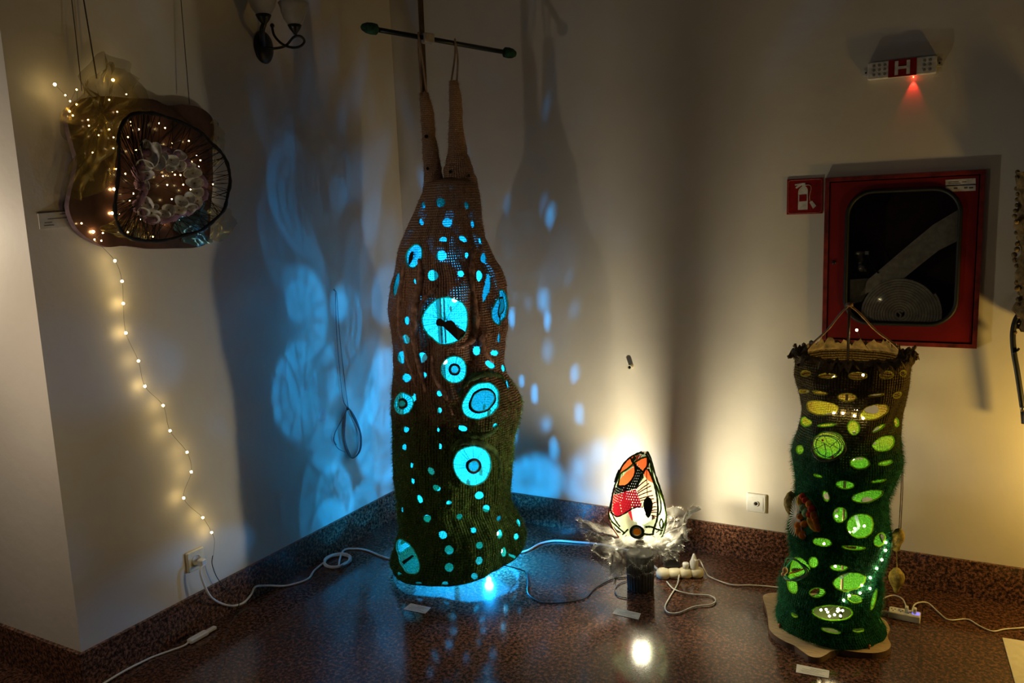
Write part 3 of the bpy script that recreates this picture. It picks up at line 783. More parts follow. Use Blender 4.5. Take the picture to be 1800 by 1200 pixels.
MB().obox(mid, ax*0.022, np.array([0, 0, 1.0])*0.019, np.cross(ax, [0, 0, 1.0])*0.020, 0.003).build('clamp', 'clamp_white', HS)
MB().lathe([(0.005, 0), (0.005, 0.004), (0.002, .005)], mid-np.cross(np.array([0, 0, 1.0]), ax)*(-0.017), 10, np.cross(ax, [0, 0, 1.0])).build('clamp_screw', 'hole_dark', HS)
def barpt(x):                                  # point of the crossbar seen at this column
    t = (x-640)/(903-640); return bl+(brr-bl)*t
for (xb, ends, par) in ((730, [(741, 166), (750, 164)], hl), (794, [(793, 144), (803, 144)], hr)):
    B = barpt(xb); up = np.array([0, 0, 1.0])
    e0, e1 = tall.plane(*ends[0]), tall.plane(*ends[1])
    path = spline([e0, B-ax*0.004+np.array([0, 0, -0.05])+tall.d*.012, B+tall.d*0.015+up*.004, B+up*0.016, B-tall.d*0.015, B+ax*0.008+np.array([0, 0, -0.06])-tall.d*.012, e1], 8)
    MB().tube(path, 0.0042, 7).build('hanging_loop', 'rope', par, True)

# ------------------------------------------------------------------ column lamp
rows_col = [(622,1399,1602),(640,1399,1601),(660,1396,1600),(680,1400,1597),(700,1405,1592),(720,1408,1586),(740,1405,1583),(760,1400,1581),(780,1395,1585),(800,1393,1589),(815,1396,1587),(840,1400,1577),(870,1398,1563),(900,1393,1562),(930,1385,1566),(950,1387,1562),(980,1392,1556),(1000,1385,1551),(1020,1373,1552),(1040,1368,1552),(1060,1371,1548),(1072,1368,1546),(1084,1364,1552),(1094,1365,1560),(1103,1367,1566)]
def wob_col(th, z):
    return 0.016*np.sin(3*th+11*z)+0.014*np.sin(5*th-17*z+1)+0.008*np.sin(11*th+29*z)+0.006*np.sin(19*th-37*z)
col = Shell((1464, 1106), rows_col, 0.95, wob_col)
colh = [(1415,656,9,5,0),(1454.4,660.3,15.6,4.6,0),(1508,660.7,17,6.8,0),(1558,658.5,13.2,7,-4),(1588,656,6,5.5,0),(1408,687.6,5.5,3,0),(1440.7,690,13.7,3,8),(1488.7,698.3,17,7.3,2),(1539.7,694,13.7,2.4,-6),(1578,694,8,5,-25),(1439.8,716.6,28.4,12.6,8),(1538.8,724,25,13,-15),(1500.3,752,11,13,-15),(1415,741,7,8.5,-20),(1452.6,747,15.5,3,-4),(1544.3,752.4,13,3.6,-30),(1554.4,779,21,13,-18),(1575.5,742,3.8,7.5,0),(1454.4,781.7,28.4,24,0),(1406,790,7,7.5,0),
 (1512,813.6,17,10.8,0),(1558,813.6,13,4,-12),(1485.3,852,16.5,7.4,6),(1526.4,872.3,28,10.5,-12),(1545,845,14,2.6,-8),(1438,836,8,2.5,15),(1452,872,6,10,-20),(1476.5,904.6,12.5,14,10),(1513.3,924,24.4,21,-15),(1445,952.8,17,7.4,8),(1501.9,963,20.5,3.6,2),(1548,948.4,8.5,13,22),
 (1430,988,9,10,0),(1474.7,997.8,16,5.5,3),(1494,1022,29,15,-12),(1436.4,1041.3,14.5,8.7,-4),(1503,1053,13,7,12),(1463,1078,36.7,13.5,3),(1536,1053,4,19,14),(1391,1024,8,19,-8),(1460.5,1108,17,4.5,12),(1403,996,18,17,0),(1413,904,21,35,0),(1396,1081,6,3,30),(1510,1108,9,3,-5)]
col_h = [col.hole(*p) for p in colh]
cb = []
g = np.random.default_rng(21)
for i in range(70):
    th = g.uniform(1.65, 2*PI-1.65); z = g.uniform(0.06, 0.92); rx = g.uniform(0.02, 0.045); ry = rx*g.uniform(.3, .7)
    u = th*col.R0; u = u-2*PI*col.R0 if th > PI else u
    if any(abs(u-c[0][0]) < c[1][0, 0]+rx+.01 and abs(z-c[0][1]) < c[1][1, 1]+ry+.01 for c in cb): continue
    cb.append((np.array([u, z]), np.array([[rx, 0], [0, ry]])))
ZB = 0.024
CO = thing('knitted_column_lamp', 'green and brown knitted column lamp with oval holes on a wavy plywood base', 'lamp', (col.A[0], col.A[1], 0))
col.grid(300, 300, col_h+cb, z0=ZB)
col.cloth('knitted_cover', 'knit_column', CO)
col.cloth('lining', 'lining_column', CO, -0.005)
zt = col.z[-1]
col.fuzz('mohair_fuzz', 'fuzz_green', CO, 30000, 0.019, (ZB-0.03, 0.80), seed=6, width=0.0008, curl=.8)
col.fuzz('olive_fuzz', 'fuzz_olive', CO, 7000, 0.007, (0.66, zt+.1), seed=7, width=0.0009)
for p, h in zip(colh, col_h):
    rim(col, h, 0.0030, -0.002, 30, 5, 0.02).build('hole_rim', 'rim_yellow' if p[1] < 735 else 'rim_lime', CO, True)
# felt covers sewn over some openings at the back of the bottom
# ragged crocheted collar
def collar(z, r_in, r_out, seed):
    V, F, n, k = [], [], 96, 5
    g = np.random.default_rng(seed); w = g.normal(size=(n,)); w = (w+np.roll(w, 1))/1.4
    for j in range(k):
        t = j/(k-1)
        for i in range(n):
            th = -PI+2*PI*i/n
            V.append(col.S(th, z, r_in+(r_out-r_in)*t*(1+0.35*w[i]))+np.array([0, 0, 0.02*math.sin(PI*t)+0.014*t*w[(i*3) % n]+0.003*math.sin(40*th)-(0.006*t if abs(th) < 1.2 else -0.012*t)]))
    for j in range(k-1):
        for i in range(n): F.append((j*n+i, j*n+(i+1) % n, (j+1)*n+(i+1) % n, (j+1)*n+i))
    return nmesh('crochet_collar', np.array(V), np.array(F), 'crochet_dark', CO)
collar(zt-0.012, -0.012, 0.014, 4)
V, F, n = [], [], 96
w = np.random.default_rng(8).normal(size=n); w = 0.5*w+1.2*np.abs(np.sin(np.arange(n)*2*PI*9/n))-0.6
for j in range(6):
    t = j/5
    for i in range(n):
        th = -PI+2*PI*i/n; hh = 0.036 if abs(th) > 1.35 else 0.010
        V.append(col.S(th, zt-0.02, -0.012-0.03*t)+np.array([0, 0, 0.01+hh*t*(1+.35*w[i])]))
for j in range(5):
    for i in range(n): F.append((j*n+i, j*n+(i+1) % n, (j+1)*n+(i+1) % n, (j+1)*n+i))
nmesh('crochet_lace', np.array(V), np.array(F), 'crochet_gold', CO)
for pts in ([(1412,626),(1404,622),(1400,612),(1398,602)], [(1410,628),(1398,624),(1386,625)], [(1592,624),(1602,617),(1606,606)], [(1594,626),(1604,620),(1610,622),(1609,630)]):
    P = spline([col.plane(*p)-col.d*0.03 for p in pts], 6); n = len(P)
    MB().tube([p_+0.002*np.array([math.sin(i*1.9), 0, math.cos(i*1.7)]) for i, p_ in enumerate(P)], [0.0062*(1+.25*math.sin(i*1.3)) for i in range(n)], 7).build('twig_end', 'crochet_dark', CO, True)
apex = col.plane(1493, 536)
for pts in ([(1421,614)], [(1581,616)]):
    e = col.plane(*pts[0]); P = [apex+(e-apex)*t+np.array([0, 0, 0.004*math.sin(9*t)]) for t in np.linspace(-.015, 1.02, 16)]
    MB().tube(P, [0.0085*(1+.12*math.sin(i*2.1)) for i in range(16)], 8, flat=0.45).build('strap', 'strap_tan', CO, True)
MB().tube([apex+np.array([0, 0, .004]), np.array([apex[0], apex[1], ZB])], 0.0048, 8).build('centre_rod', 'wood_pole', CO, True)
MB().lathe([(0.004, -.006), (.013, -.004), (.012, .006), (.004, .009)], apex, 10).build('apex_knot', 'strap_tan', CO, True)
# lamp inside: battens and LEDs
for pts in ([(1505,765),(1518,800)], [(1500,815),(1520,803)], [(1510,870),(1508,884)], [(1511,903),(1526,935)], [(1526,935),(1510,946)], [(1468,1020),(1488,1027)], [(1490,1022),(1516,1008)], [(1484,1048),(1505,1062)], [(1478,1080),(1483,1086)]):
    a, b_ = [col.S(*(lambda q: (q[0]/col.R0, q[1]))(col.find(*p)), -0.05) for p in pts]
    MB().obox((a+b_)/2, (b_-a)/2, col.d*0.002, np.cross((b_-a)/np.linalg.norm(b_-a), col.d)*0.005).build('acrylic_batten', 'acrylic_blue', CO)
# string of little bulbs climbing through the holes
WARM = (1.0, 0.78, 0.36)
cbulb = [(1469.5,910.5,-.02),(1495.6,939.6,-.02),(1509,934.5,-.03),(1525.6,928,-.02),(1465,663.5,-.008),(1520,661,-.02),(1466.5,725,.004),(1482,725.6,.004),(1501.6,730,.004),(1516.6,734,.004),(1555,952.5,.004),(1553.5,966,.006),(1547.5,982.5,.006),(1538.5,997.5,.006),(1527.4,1014,.006),(1513.6,1027.5,.004),(1527,1032.6,.006),(1510,1040.4,.006),(1492,1045.5,.004),(1483,1054.5,0),(1454.5,1080,-.02),(1474,1078.5,-.02),(1486,1080,-.03),(1446,958,-.015),(1468,998,-.015),(1450,1082,-.05),(1500,715,-.02),(1440,1078,-.03),(1462,1072,-.05),(1468,1085,-.02),(1478,1070,-.06),(1458,1086,-.015),(1480,1087,-.02),(1490,1074,-.04)]
bme = None
cpos = []
for x, y, off in cbulb:
    q = col.find(x, y); p = col.S(q[0]/col.R0, q[1], off); cpos.append(p)
    if bme is None:
        mb = MB().ball((0, 0, 0), 0.0042, 8, 5); bme = bpy.data.meshes.new('string_bulb'); bme.from_pydata(mb.v, [], mb.f); bme.materials.append(MATS['bulb_glow_column'])
    o = bpy.data.objects.new('string_bulb', bme); COL.objects.link(o); o.parent = CO; o.location = Vector(p)-Vector(ORIG[CO.name])
MB().tube(spline([cpos[i] for i in (10, 11, 12, 13, 14, 16, 17, 18, 19, 20, 21)], 5), 0.0009, 4).tube(spline([cpos[i] for i in (6, 7, 8, 9)], 5), 0.0009, 4).build('string_wire', 'wire_thin', CO)
bt_ = col.plane(1506, 580); MB().ball(bt_, 0.004, 8, 5).build('string_bulb', 'bulb_glow_column', CO)
MB().tube(spline([bt_, col.plane(1514, 596), col.plane(1532, 622)], 5), 0.0008, 4).build('string_wire', 'wire_thin', CO)
for z, pw in ((0.12, 2.0), (0.40, 1.3), (0.68, 1.2), (0.86, 0.7)):
    p = col.A+col.e*np.interp(z, col.z, col.c)+col.d*0.02+np.array([0, 0, z])
    MB().ball(p+np.array([.02, 0, -.02]), 0.007, 8, 5).build('inner_bulb', 'bulb_glow_column', CO)
    point_light('column_light', p, pw, (1.0, 0.76, 0.28), 0.03, CO)
# wire hoops round two openings
def hoops(cx, cy, rx, ry, n, out, thick, mats, name='wire_hoop', depth=0.03):
    h = col.hole(cx, cy, rx, ry)
    for k in range(n):
        g = np.random.default_rng(k*7+int(cx)); s_ = 1.0-0.09*k; ph = g.uniform(0, 6)
        q = [(s_*(1+.06*math.sin(2*t+ph))*math.cos(t)+.05*g.normal()*0, s_*(1+.06*math.cos(3*t+ph))*math.sin(t)) for t in np.linspace(0, 2*PI, 30, endpoint=False)]
        P = [col.at(h, np.array(qq), out+depth*0.5*math.sin(t*1+ph))[0] for qq, t in zip(q, np.linspace(0, 2*PI, 30, endpoint=False))]
        MB().tube(P, thick, 5, closed=True).build(name, mats[k % len(mats)], CO, True)
    return h
h = hoops(1454.4, 781.7, 29, 25, 4, 0.012, 0.0016, ['wire_olive', 'crochet_dark', 'wire_olive', 'fuzz_green'])
for (a, b_) in (((-.75, -.5), (.2, .1)), ((.2, .1), (.75, -.6)), ((.2, .1), (.3, .9)), ((-.3, -.85), (.05, -.2)), ((.05, -.2), (.8, .35)), ((-.8, .3), (-.1, -.1)), ((-.1, -.1), (-.1, .9))):
    MB().tube(list(col.at(h, np.array([a, ((a[0]+b_[0])/2+.06, (a[1]+b_[1])/2), b_]), 0.008)), 0.0013, 4).build('hoop_wire', 'wire_olive', CO)
for q_, m_ in (((-.25, -.35), 'felt_red'), ((.3, .8), 'felt_red')):
    MB().ball(col.at(h, q_, 0.006)[0], 0.004, 8, 5).build('felt_bead', m_, CO, True)
h = hoops(1403, 998, 21, 20, 3, 0.022, 0.0028, ['fuzz_green', 'wire_olive', 'fuzz_green'], 'yarn_hoop')
MB().ball(col.at(h, (-.35, .15), 0.03)[0], 0.0105, 10, 6, (1, 1, 1.2)).build('felt_bead', 'felt_skin', CO, True)
MB().ball(col.at(h, (-.5, .5), 0.028)[0], 0.008, 10, 6).build('felt_bead', 'felt_skin', CO, True)
MB().tube(spline([col.at(h, q_, 0.028)[0] for q_ in ((-.1, .35), (.3, .2), (.75, -.1), (.9, -.3))], 6), 0.0028, 6).build('yarn_strand', 'felt_orange', CO, True)
# felt flower on the left
fh = col.hole(1413, 904, 23, 37)
V, F = disc(col, fh, 0.004, 3, 28); nmesh('flower_net', V, F, 'fuzz_green', CO)
g = np.random.default_rng(2)
for k in range(24):
    a = 0.45*PI+1.15*PI*k/23
    q = np.array([(-.15+.12*math.cos(a), .02+.08*math.sin(a)*-1), (-.15+.62*math.cos(a), .05-.7*math.sin(a)*1.0), (-.1+1.05*math.cos(a), .05-1.0*math.sin(a))])
    MB().tube(list(col.at(fh, q, 0.012)), [0.0020, .0024, .0014], 5).build('white_spike', 'thread_white', CO)
for (x, y, rx, ry, rot, m_) in ((-.15,-.72,.20,.30,8,'felt_yellow'),(.10,-.92,.20,.16,0,'felt_red'),(.32,-.70,.20,.17,30,'felt_red'),(.55,-.52,.18,.20,0,'felt_orange'),(.68,-.30,.20,.20,0,'felt_red'),(.55,-.05,.22,.20,0,'felt_red'),(.75,.02,.16,.26,0,'felt_orange'),(.80,.28,.16,.26,0,'felt_orange'),
                                (.60,.45,.17,.42,-28,'felt_yellow'),(.85,.55,.14,.3,-15,'felt_orange'),(-.08,.08,.20,.16,0,'felt_orange'),(-.20,.48,.25,.20,0,'felt_orange'),(.15,.42,.20,.18,0,'felt_orange'),(-.15,.72,.20,.28,0,'felt_orange'),(.02,.92,.16,.24,0,'felt_orange'),(.32,-.12,.28,.26,0,'felt_green'),(.12,-.32,.22,.2,0,'felt_green')):
    mb = MB(); r_ = math.radians(rot); V = []; n_ = 12
    for i in range(5):
        t = i/4; rr = math.cos(t*PI/2)
        for k in range(n_):
            a = 2*PI*k/n_; px_, py_ = rx*rr*math.cos(a), ry*rr*math.sin(a)
            V.append(col.at(fh, (x+px_*math.cos(r_)-py_*math.sin(r_), y+px_*math.sin(r_)+py_*math.cos(r_)), 0.006+0.016*math.sin(t*PI/2))[0])
    mb.add(V, [(i*n_+k, i*n_+(k+1) % n_, (i+1)*n_+(k+1) % n_, (i+1)*n_+k) for i in range(4) for k in range(n_)])
    mb.build('felt_petal', m_, CO, True)
# pendants of gold yarn
pd = col.S(1.25, 0.66, 0.01)
def at_d(x, y, depth): return dep(x, y, depth)
dp = (col.S(1.35, 0.5)-CAM)@AF
PE = lambda x, y: dep(x, y, dp)
MB().tube([PE(1585, 808), PE(1584, 860), PE(1580, 935)], 0.0016, 5).tube([PE(1587, 808), PE(1587, 860), PE(1583, 935)], 0.0016, 5).build('pendant_cord', 'crochet_dark', CO)
c_ = PE(1578.5, 945); MB().lathe([(.003,.036),(.014,.028),(.021,.010),(.021,-.005),(.015,-.020),(.012,-.036),(.014,-.044),(.006,-.050)], c_, 18, (0.12, 0, 1)).build('pendant_bead', 'gold_yarn', CO, True)
MB().tube([PE(1576, 968), PE(1577, 1000)], 0.0022, 6).build('pendant_cord', 'gold_yarn', CO)
c_ = PE(1576, 1015); MB().lathe([(.003,.038),(.012,.032),(.024,.016),(.027,0),(.022,-.020),(.012,-.038),(.008,-.052),(.003,-.056)], c_, 18).build('pendant_bead', 'gold_yarn', CO, True)
dp2 = (col.S(-1.3, 0.5)-CAM)@AF
MB().tube([dep(1398, 838, dp2), dep(1398, 862, dp2)], 0.0015, 5).build('pendant_cord', 'gold_yarn', CO)
MB().lathe([(.003,.046),(.014,.036),(.024,.014),(.025,-.008),(.018,-.028),(.008,-.044),(.002,-.05)], dep(1390, 884, dp2+.02), 18).build('pendant_bead', 'gold_yarn', CO, True)
# wavy plywood base
V_ = [col.S(t, ZB+.002, -.012) for t in np.linspace(-PI, PI, 40, endpoint=False)]
MB().prism(V_, (0, 0, .004)).build('inner_floor', 'knit_dark', CO)
bp_ = [(1341,1056),(1352,1050),(1372,1049),(1400,1050),(1500,1056),(1545,1090),(1558,1100),(1564,1113),(1560,1126),(1566,1140),(1560,1150),(1540,1155),(1510,1154),(1480,1150),(1462,1152),(1452,1158),(1440,1163),(1424,1161),(1410,1152),(1396,1142),(1380,1135),(1362,1124),(1352,1112),(1350,1095),(1347,1078)]
pts = spline([fl(x, y-8, 0.022) for x, y in bp_], 4, closed=True)
pts = [np.array([p[0], p[1], 0.0]) for p in pts]
mb = MB(); n = len(pts); top = [p+np.array([0, 0, .022]) for p in pts]
mb.add(top, [tuple(range(n))]); MB_edge = MB().add(pts+top, [(i, (i+1) % n, (i+1) % n+n, i+n) for i in range(n)])
bo = mb.build('plywood_base', 'plywood', CO); MB_edge.build('base_edge', 'ply_edge', bo)
for x, y in ((1370.5, 1103), (1527.5, 1140)):
    c_ = fl(x, y, 0.022); MB().lathe([(.0035, 0), (.0035, .010), (.0055, .011), (.0055, .014), (.003, .016)], c_, 10).build('screw', 'copper', CO, True)

# ------------------------------------------------------------------ egg lamp
rows_egg = [(795,1127,1139),(800,1114,1142),(810,1101,1145),(820,1093,1148),(840,1085,1153),(860,1080,1160),(880,1075,1166),(900,1071,1170),(915,1072,1170.5),(930,1078,1168),(945,1088,1162),(960,1100,1152)]
egg = Shell((1126, 1032), rows_egg, 0.95, lambda th, z: 0*th)
EG = thing('egg_lamp', 'small glowing egg lamp of orange and red net panels in a white organza ruffle', 'lamp', (egg.A[0], egg.A[1], 0))
c4 = crop(1020, 780, 6.668)
polys = {'orange': ([[(470,345),(490,270),(540,205),(600,150),(645,135),(620,215),(550,285),(480,345)], [(445,482),(470,410),(540,330),(640,255),(642,330),(600,420),(530,485),(470,497)],
                     [(655,215),(720,175),(778,158),(784,240),(735,312),(690,272)], [(740,330),(790,285),(822,330),(852,455),(800,432),(750,372)]], 'panel_orange', 'orange_panel'),
         'band': ([[(392,520),(450,497),(535,487),(605,420),(645,330),(650,250),(740,335),(745,392),(650,525),(560,552),(400,595)]], 'band_dark', 'dark_green_band'),
         'red': ([[(388,600),(560,555),(650,530),(690,640),(738,732),(640,742),(560,790),(430,852),(372,790),(378,680)]], 'panel_red', 'red_net_panel'),
         'stripe': ([[(655,525),(755,392),(840,480),(890,650),(892,872),(740,735),(690,640)]], 'panel_cream', 'striped_panel'),
         'white': ([[(330,800),(430,860),(560,800),(600,890),(740,950),(880,870),(895,660),(1000,690),(1010,850),(960,980),(860,1050),(700,1100),(560,1080),(420,1000),(350,900)]], 'panel_white', 'white_net_panel')}
def inside(P, poly):
    x, y = P[:, 0], P[:, 1]; r = np.zeros(len(P), bool); n = len(poly)
    for i in range(n):
        x0, y0 = poly[i]; x1, y1 = poly[(i+1) % n]
        c = ((y0 > y) != (y1 > y)); r ^= c & (x < (x1-x0)*(y-y0)/((y1-y0) or 1e-9)+x0)
    return r
def biggest(F):
    """the largest connected patch of faces"""
    lab = {int(v): int(v) for v in np.unique(F)}
    def root(v):
        while lab[v] != v: lab[v] = lab[lab[v]]; v = lab[v]
        return v
    for f in F:
        r0 = root(int(f[0]))
        for v in f[1:]: lab[root(int(v))] = r0
    R_ = np.array([root(int(f[0])) for f in F]); u_, c_ = np.unique(R_, return_counts=True)
    return F[R_ == u_[c_.argmax()]]
egg.grid(360, 240, [])
fth = (egg.U/egg.R0)[egg.F].mean(1); fz = egg.V[egg.F].mean(1)
fpx = pj(egg.S(fth, fz)); front = np.abs(fth) < 1.42
used = np.zeros(len(egg.F), bool)
for key, (pls, m_, nm) in polys.items():
    for pl_ in pls:
        poly = [c4(*p) for p in pl_]
        sel = front & inside(fpx, poly) & ~used
        used |= sel
        F = egg.F[sel]
        if len(F) == 0: continue
        if key in ('red', 'band'):             # open net: leave regular gaps
            i = np.nonzero(sel)[0]; rr_, cc_ = i//360, i % 360
            gap = ((rr_ % 6) < 2) & (((cc_+3*((rr_//6) % 2)) % 6) < 2) if key == 'red' else ((rr_ % 6) < 2) & (((cc_+3*((rr_//6) % 2)) % 6) < 1)
            F = F[~gap]
        F = biggest(F)
        ids, inv = np.unique(F, return_inverse=True)
        nmesh(nm, egg.S(egg.U[ids]/egg.R0, egg.V[ids]), inv.reshape(F.shape), m_, EG, uv=np.stack([egg.U[ids], egg.V[ids]], 1))
# back and top panels; side and lower ones are unseen, added to shape light
for (t0, t1, z0, z1, m_, nm) in ((2.60, 3.00, 0.12, 1.0, 'band_dark', 'back_panel'), (1.46, 2.60, .80, 1.0, 'panel_orange', 'top_panel'), (3.0, 4.84, .80, 1.0, 'panel_orange', 'top_panel'), (1.7, 1.9, .2, .8, 'panel_orange', 'side_block_panel'), (2.02, 2.08, .1, .8, 'band_dark', 'streak_strip'), (2.26, 2.32, .1, .8, 'panel_red', 'streak_strip'), (3.30, 3.37, .1, .8, 'band_dark', 'streak_strip'), (3.60, 3.74, .405, .57, 'panel_red', 'streak_strip'), (4.0, 4.2, .405, .57, 'band_dark', 'streak_strip'), (4.32, 4.40, .2, .57, 'panel_red', 'side_block_panel'), (4.64, 4.862, .02, .8, 'panel_red', 'side_block_panel'), (3.40, 4.25, .57, .80, 'band_dark', 'side_block_panel'), (3.37, 4.25, .02, .405, 'panel_red', 'low_block_panel')):
    th_ = np.where(fth < -1.42, fth+2*PI, fth) if t1 > PI else fth
    zz = (fz-egg.z[0])/(egg.z[-1]-egg.z[0])
    sel = (th_ > t0) & (th_ < t1) & (zz > z0) & (zz < z1) & ~used
    F = egg.F[sel]; ids, inv = np.unique(F, return_inverse=True)
    if len(F): nmesh(nm, egg.S(egg.U[ids]/egg.R0, egg.V[ids]), inv.reshape(F.shape), m_, EG)
def ecord(pts, r, m_, off=0.002, name='cord'):
    P = []
    for X, Y in pts:
        q = egg.find(*c4(X, Y)); P.append(egg.S(q[0]/egg.R0, q[1], off))
    P = spline(P, 6); n = len(P)
    return MB().tube(P, [r*(1+.15*math.sin(i*1.9)) for i in range(n)], 6).build(name, m_, EG, True)
ecord([(760,95),(690,105),(600,150),(530,220),(480,300),(440,420),(400,510),(385,600),(372,700),(365,790)], 0.0052, 'cord_green')
ecord([(770,100),(800,180),(840,290),(900,400),(955,520),(985,600),(1000,700)], 0.0048, 'cord_green')
ecord([(640,215),(560,290),(480,350),(455,450),(440,490)], 0.004, 'cord_lime')
ecord([(440,495),(530,490),(600,430),(645,340),(640,240),(610,200),(640,150)], 0.0045, 'cord_green')
ecord([(640,245),(700,300),(745,345)], 0.0048, 'cord_green')
ecord([(640,215),(720,165),(780,150)], 0.0038, 'cord_lime')
ecord([(785,160),(790,240),(740,325),(660,500)], 0.0045, 'cord_green')
ecord([(790,290),(830,380),(860,470),(890,600),(905,760),(895,880),(860,990),(850,1040)], 0.0045, 'cord_green')
ecord([(850,430),(890,520),(930,650),(940,760),(920,830)], 0.0035, 'cord_green')
ecord([(820,250),(850,400),(900,520),(960,640),(990,760),(1000,860),(960,990)], 0.004, 'cord_lime')
ecord([(365,795),(440,850),(560,790),(640,745),(735,740)], 0.003, 'bar_red')
ecord([(335,800),(370,900),(430,960),(520,1040)], 0.004, 'cord_lime'); ecord([(370,800),(420,900),(470,970)], 0.0035, 'cord_green')
ecord([(760,970),(830,970),(900,1000),(960,1010)], 0.004, 'cord_green'); ecord([(560,1000),(500,1060)], .0035, 'cord_lime')
ecord([(740,1050),(800,1060),(860,1050)], .004, 'cord_green'); ecord([(940,880),(925,930),(945,990),(965,930),(950,880),(940,880)], .003, 'cord_green')
ecord([(450,270),(420,350),(410,430),(440,300)], .004, 'cord_green', 0.006); ecord([(600,160),(620,200),(650,170),(640,140)], .004, 'cord_green', .004)
for a, b_ in (((770,420),(650,525)),((800,460),(668,560)),((820,490),(668,580)),((832,545),(680,605)),((850,600),(690,640)),((858,640),(705,660)),((880,680),(840,700)),((886,735),(835,740)),((888,770),(835,780)),((890,800),(830,800)),((890,850),(826,835))):
    ecord([a, ((a[0]+b_[0])/2, (a[1]+b_[1])/2-4), b_], 0.0022, 'bar_red', 0.003, 'stripe_cord')
# cords down the far side
for t in (1.6, 2.0, 2.35, -1.6, -2.0, -2.4):
    zz = np.linspace(egg.z[0], egg.z[-1], 18)
    MB().tube([egg.S(t+.15*math.sin(6*z+t), z, .001) for z in zz], 0.004, 6).build('cord', 'cord_green', EG, True)
h = egg.hole(*c4(665, 1015), 11, 11)
b0 = egg.at(h, (0, 0), 0.012)[0]; nb = egg.at(h, (0, 0), 0.03)[0]-b0; nb = nb/np.linalg.norm(nb)
MB().lathe([(.018,0),(.028,.002),(.030,.006),(.024,.010),(.021,.006),(.018, .002)], b0-nb*.004, 28, nb, cap=False).build('button_ring', 'cord_green', EG, True)
bo = MB().lathe([(.021,.004),(.022,.008),(.018,.011),(.015,.008)], b0-nb*.004, 28, nb, cap=False).build('button_rim', 'panel_white', EG, True)
MB().lathe([(.016,.003),(.014,.007),(.006,.009),(.001,.0095)], b0-nb*.004, 24, nb).build('button_centre', 'button_glow', EG, True)
q0 = egg.find(*c4(776, 100)); pt = egg.S(q0[0]/egg.R0, q0[1], 0.006)
pz = dep(*c4(788, 620), (egg.S(0.15, 0.30)-CAM)@AF-0.035)
MB().tube([pt, (pt+pz)/2+np.array([0, -.008, 0]), pz], 0.0016, 5).build('pendant_cord', 'cord_green', EG)
prof = [(.001,.052),(.008,.048),(.016,.034),(.0195,.018),(.0185,.0),(.014,-.022),(.009,-.042),(.003,-.052)]
zc = dep(*c4(795, 742), (pz-CAM)@AF)
mb = MB(); mb.lathe(prof, (0, 0, 0), 18); mb.v = [tuple(zc+np.array([p[0]*egg.e[0]+p[1]*.45*egg.d[0]*1, p[0]*egg.e[1]+p[1]*.45*egg.d[1], p[2]*0.84])) for p in mb.v]
mb.build('leaf_pendant', 'leaf_pendant', EG, True)
# bulb and its holder
zb = egg.plane(1120, 905); bc = np.array([egg.A[0], egg.A[1], zb[2]])
MB().lathe([(.009,-.04),(.011,-.024),(.020,-.005),(.023,.010),(.018,.024),(.008,.032),(.001,.034)], bc, 14).build('bulb', 'bulb_white', EG, True)
point_light('egg_light', bc+egg.d*0.047+np.array([0, 0, .004]), 25.0, (1.0, 0.88, 0.60), 0.018, EG)
MB().lathe([(.016,0),(.016,.05)], (egg.A[0], egg.A[1], zb[2]-.10), 16).build('bulb_socket', 'white_plastic', EG, True)
# ribbed pot
mb = MB(); n = 56; pr = [(.050, 0), (.054, .004), (.056, .06), (.057, .15), (.055, .154)]
V = []
for r_, z_ in pr:
    for k in range(n): a = 2*PI*k/n; rr = r_+(.0016 if k % 2 else -.0012); V.append((egg.A[0]+rr*math.cos(a), egg.A[1]+rr*math.sin(a), z_))
mb.add(V, [(i*n+k, i*n+(k+1) % n, (i+1)*n+(k+1) % n, (i+1)*n+k) for i in range(len(pr)-1) for k in range(n)]+[tuple(range((len(pr)-1)*n, len(pr)*n)), tuple(reversed(range(n)))])
mb.build('pot', 'pot_gray', EG)
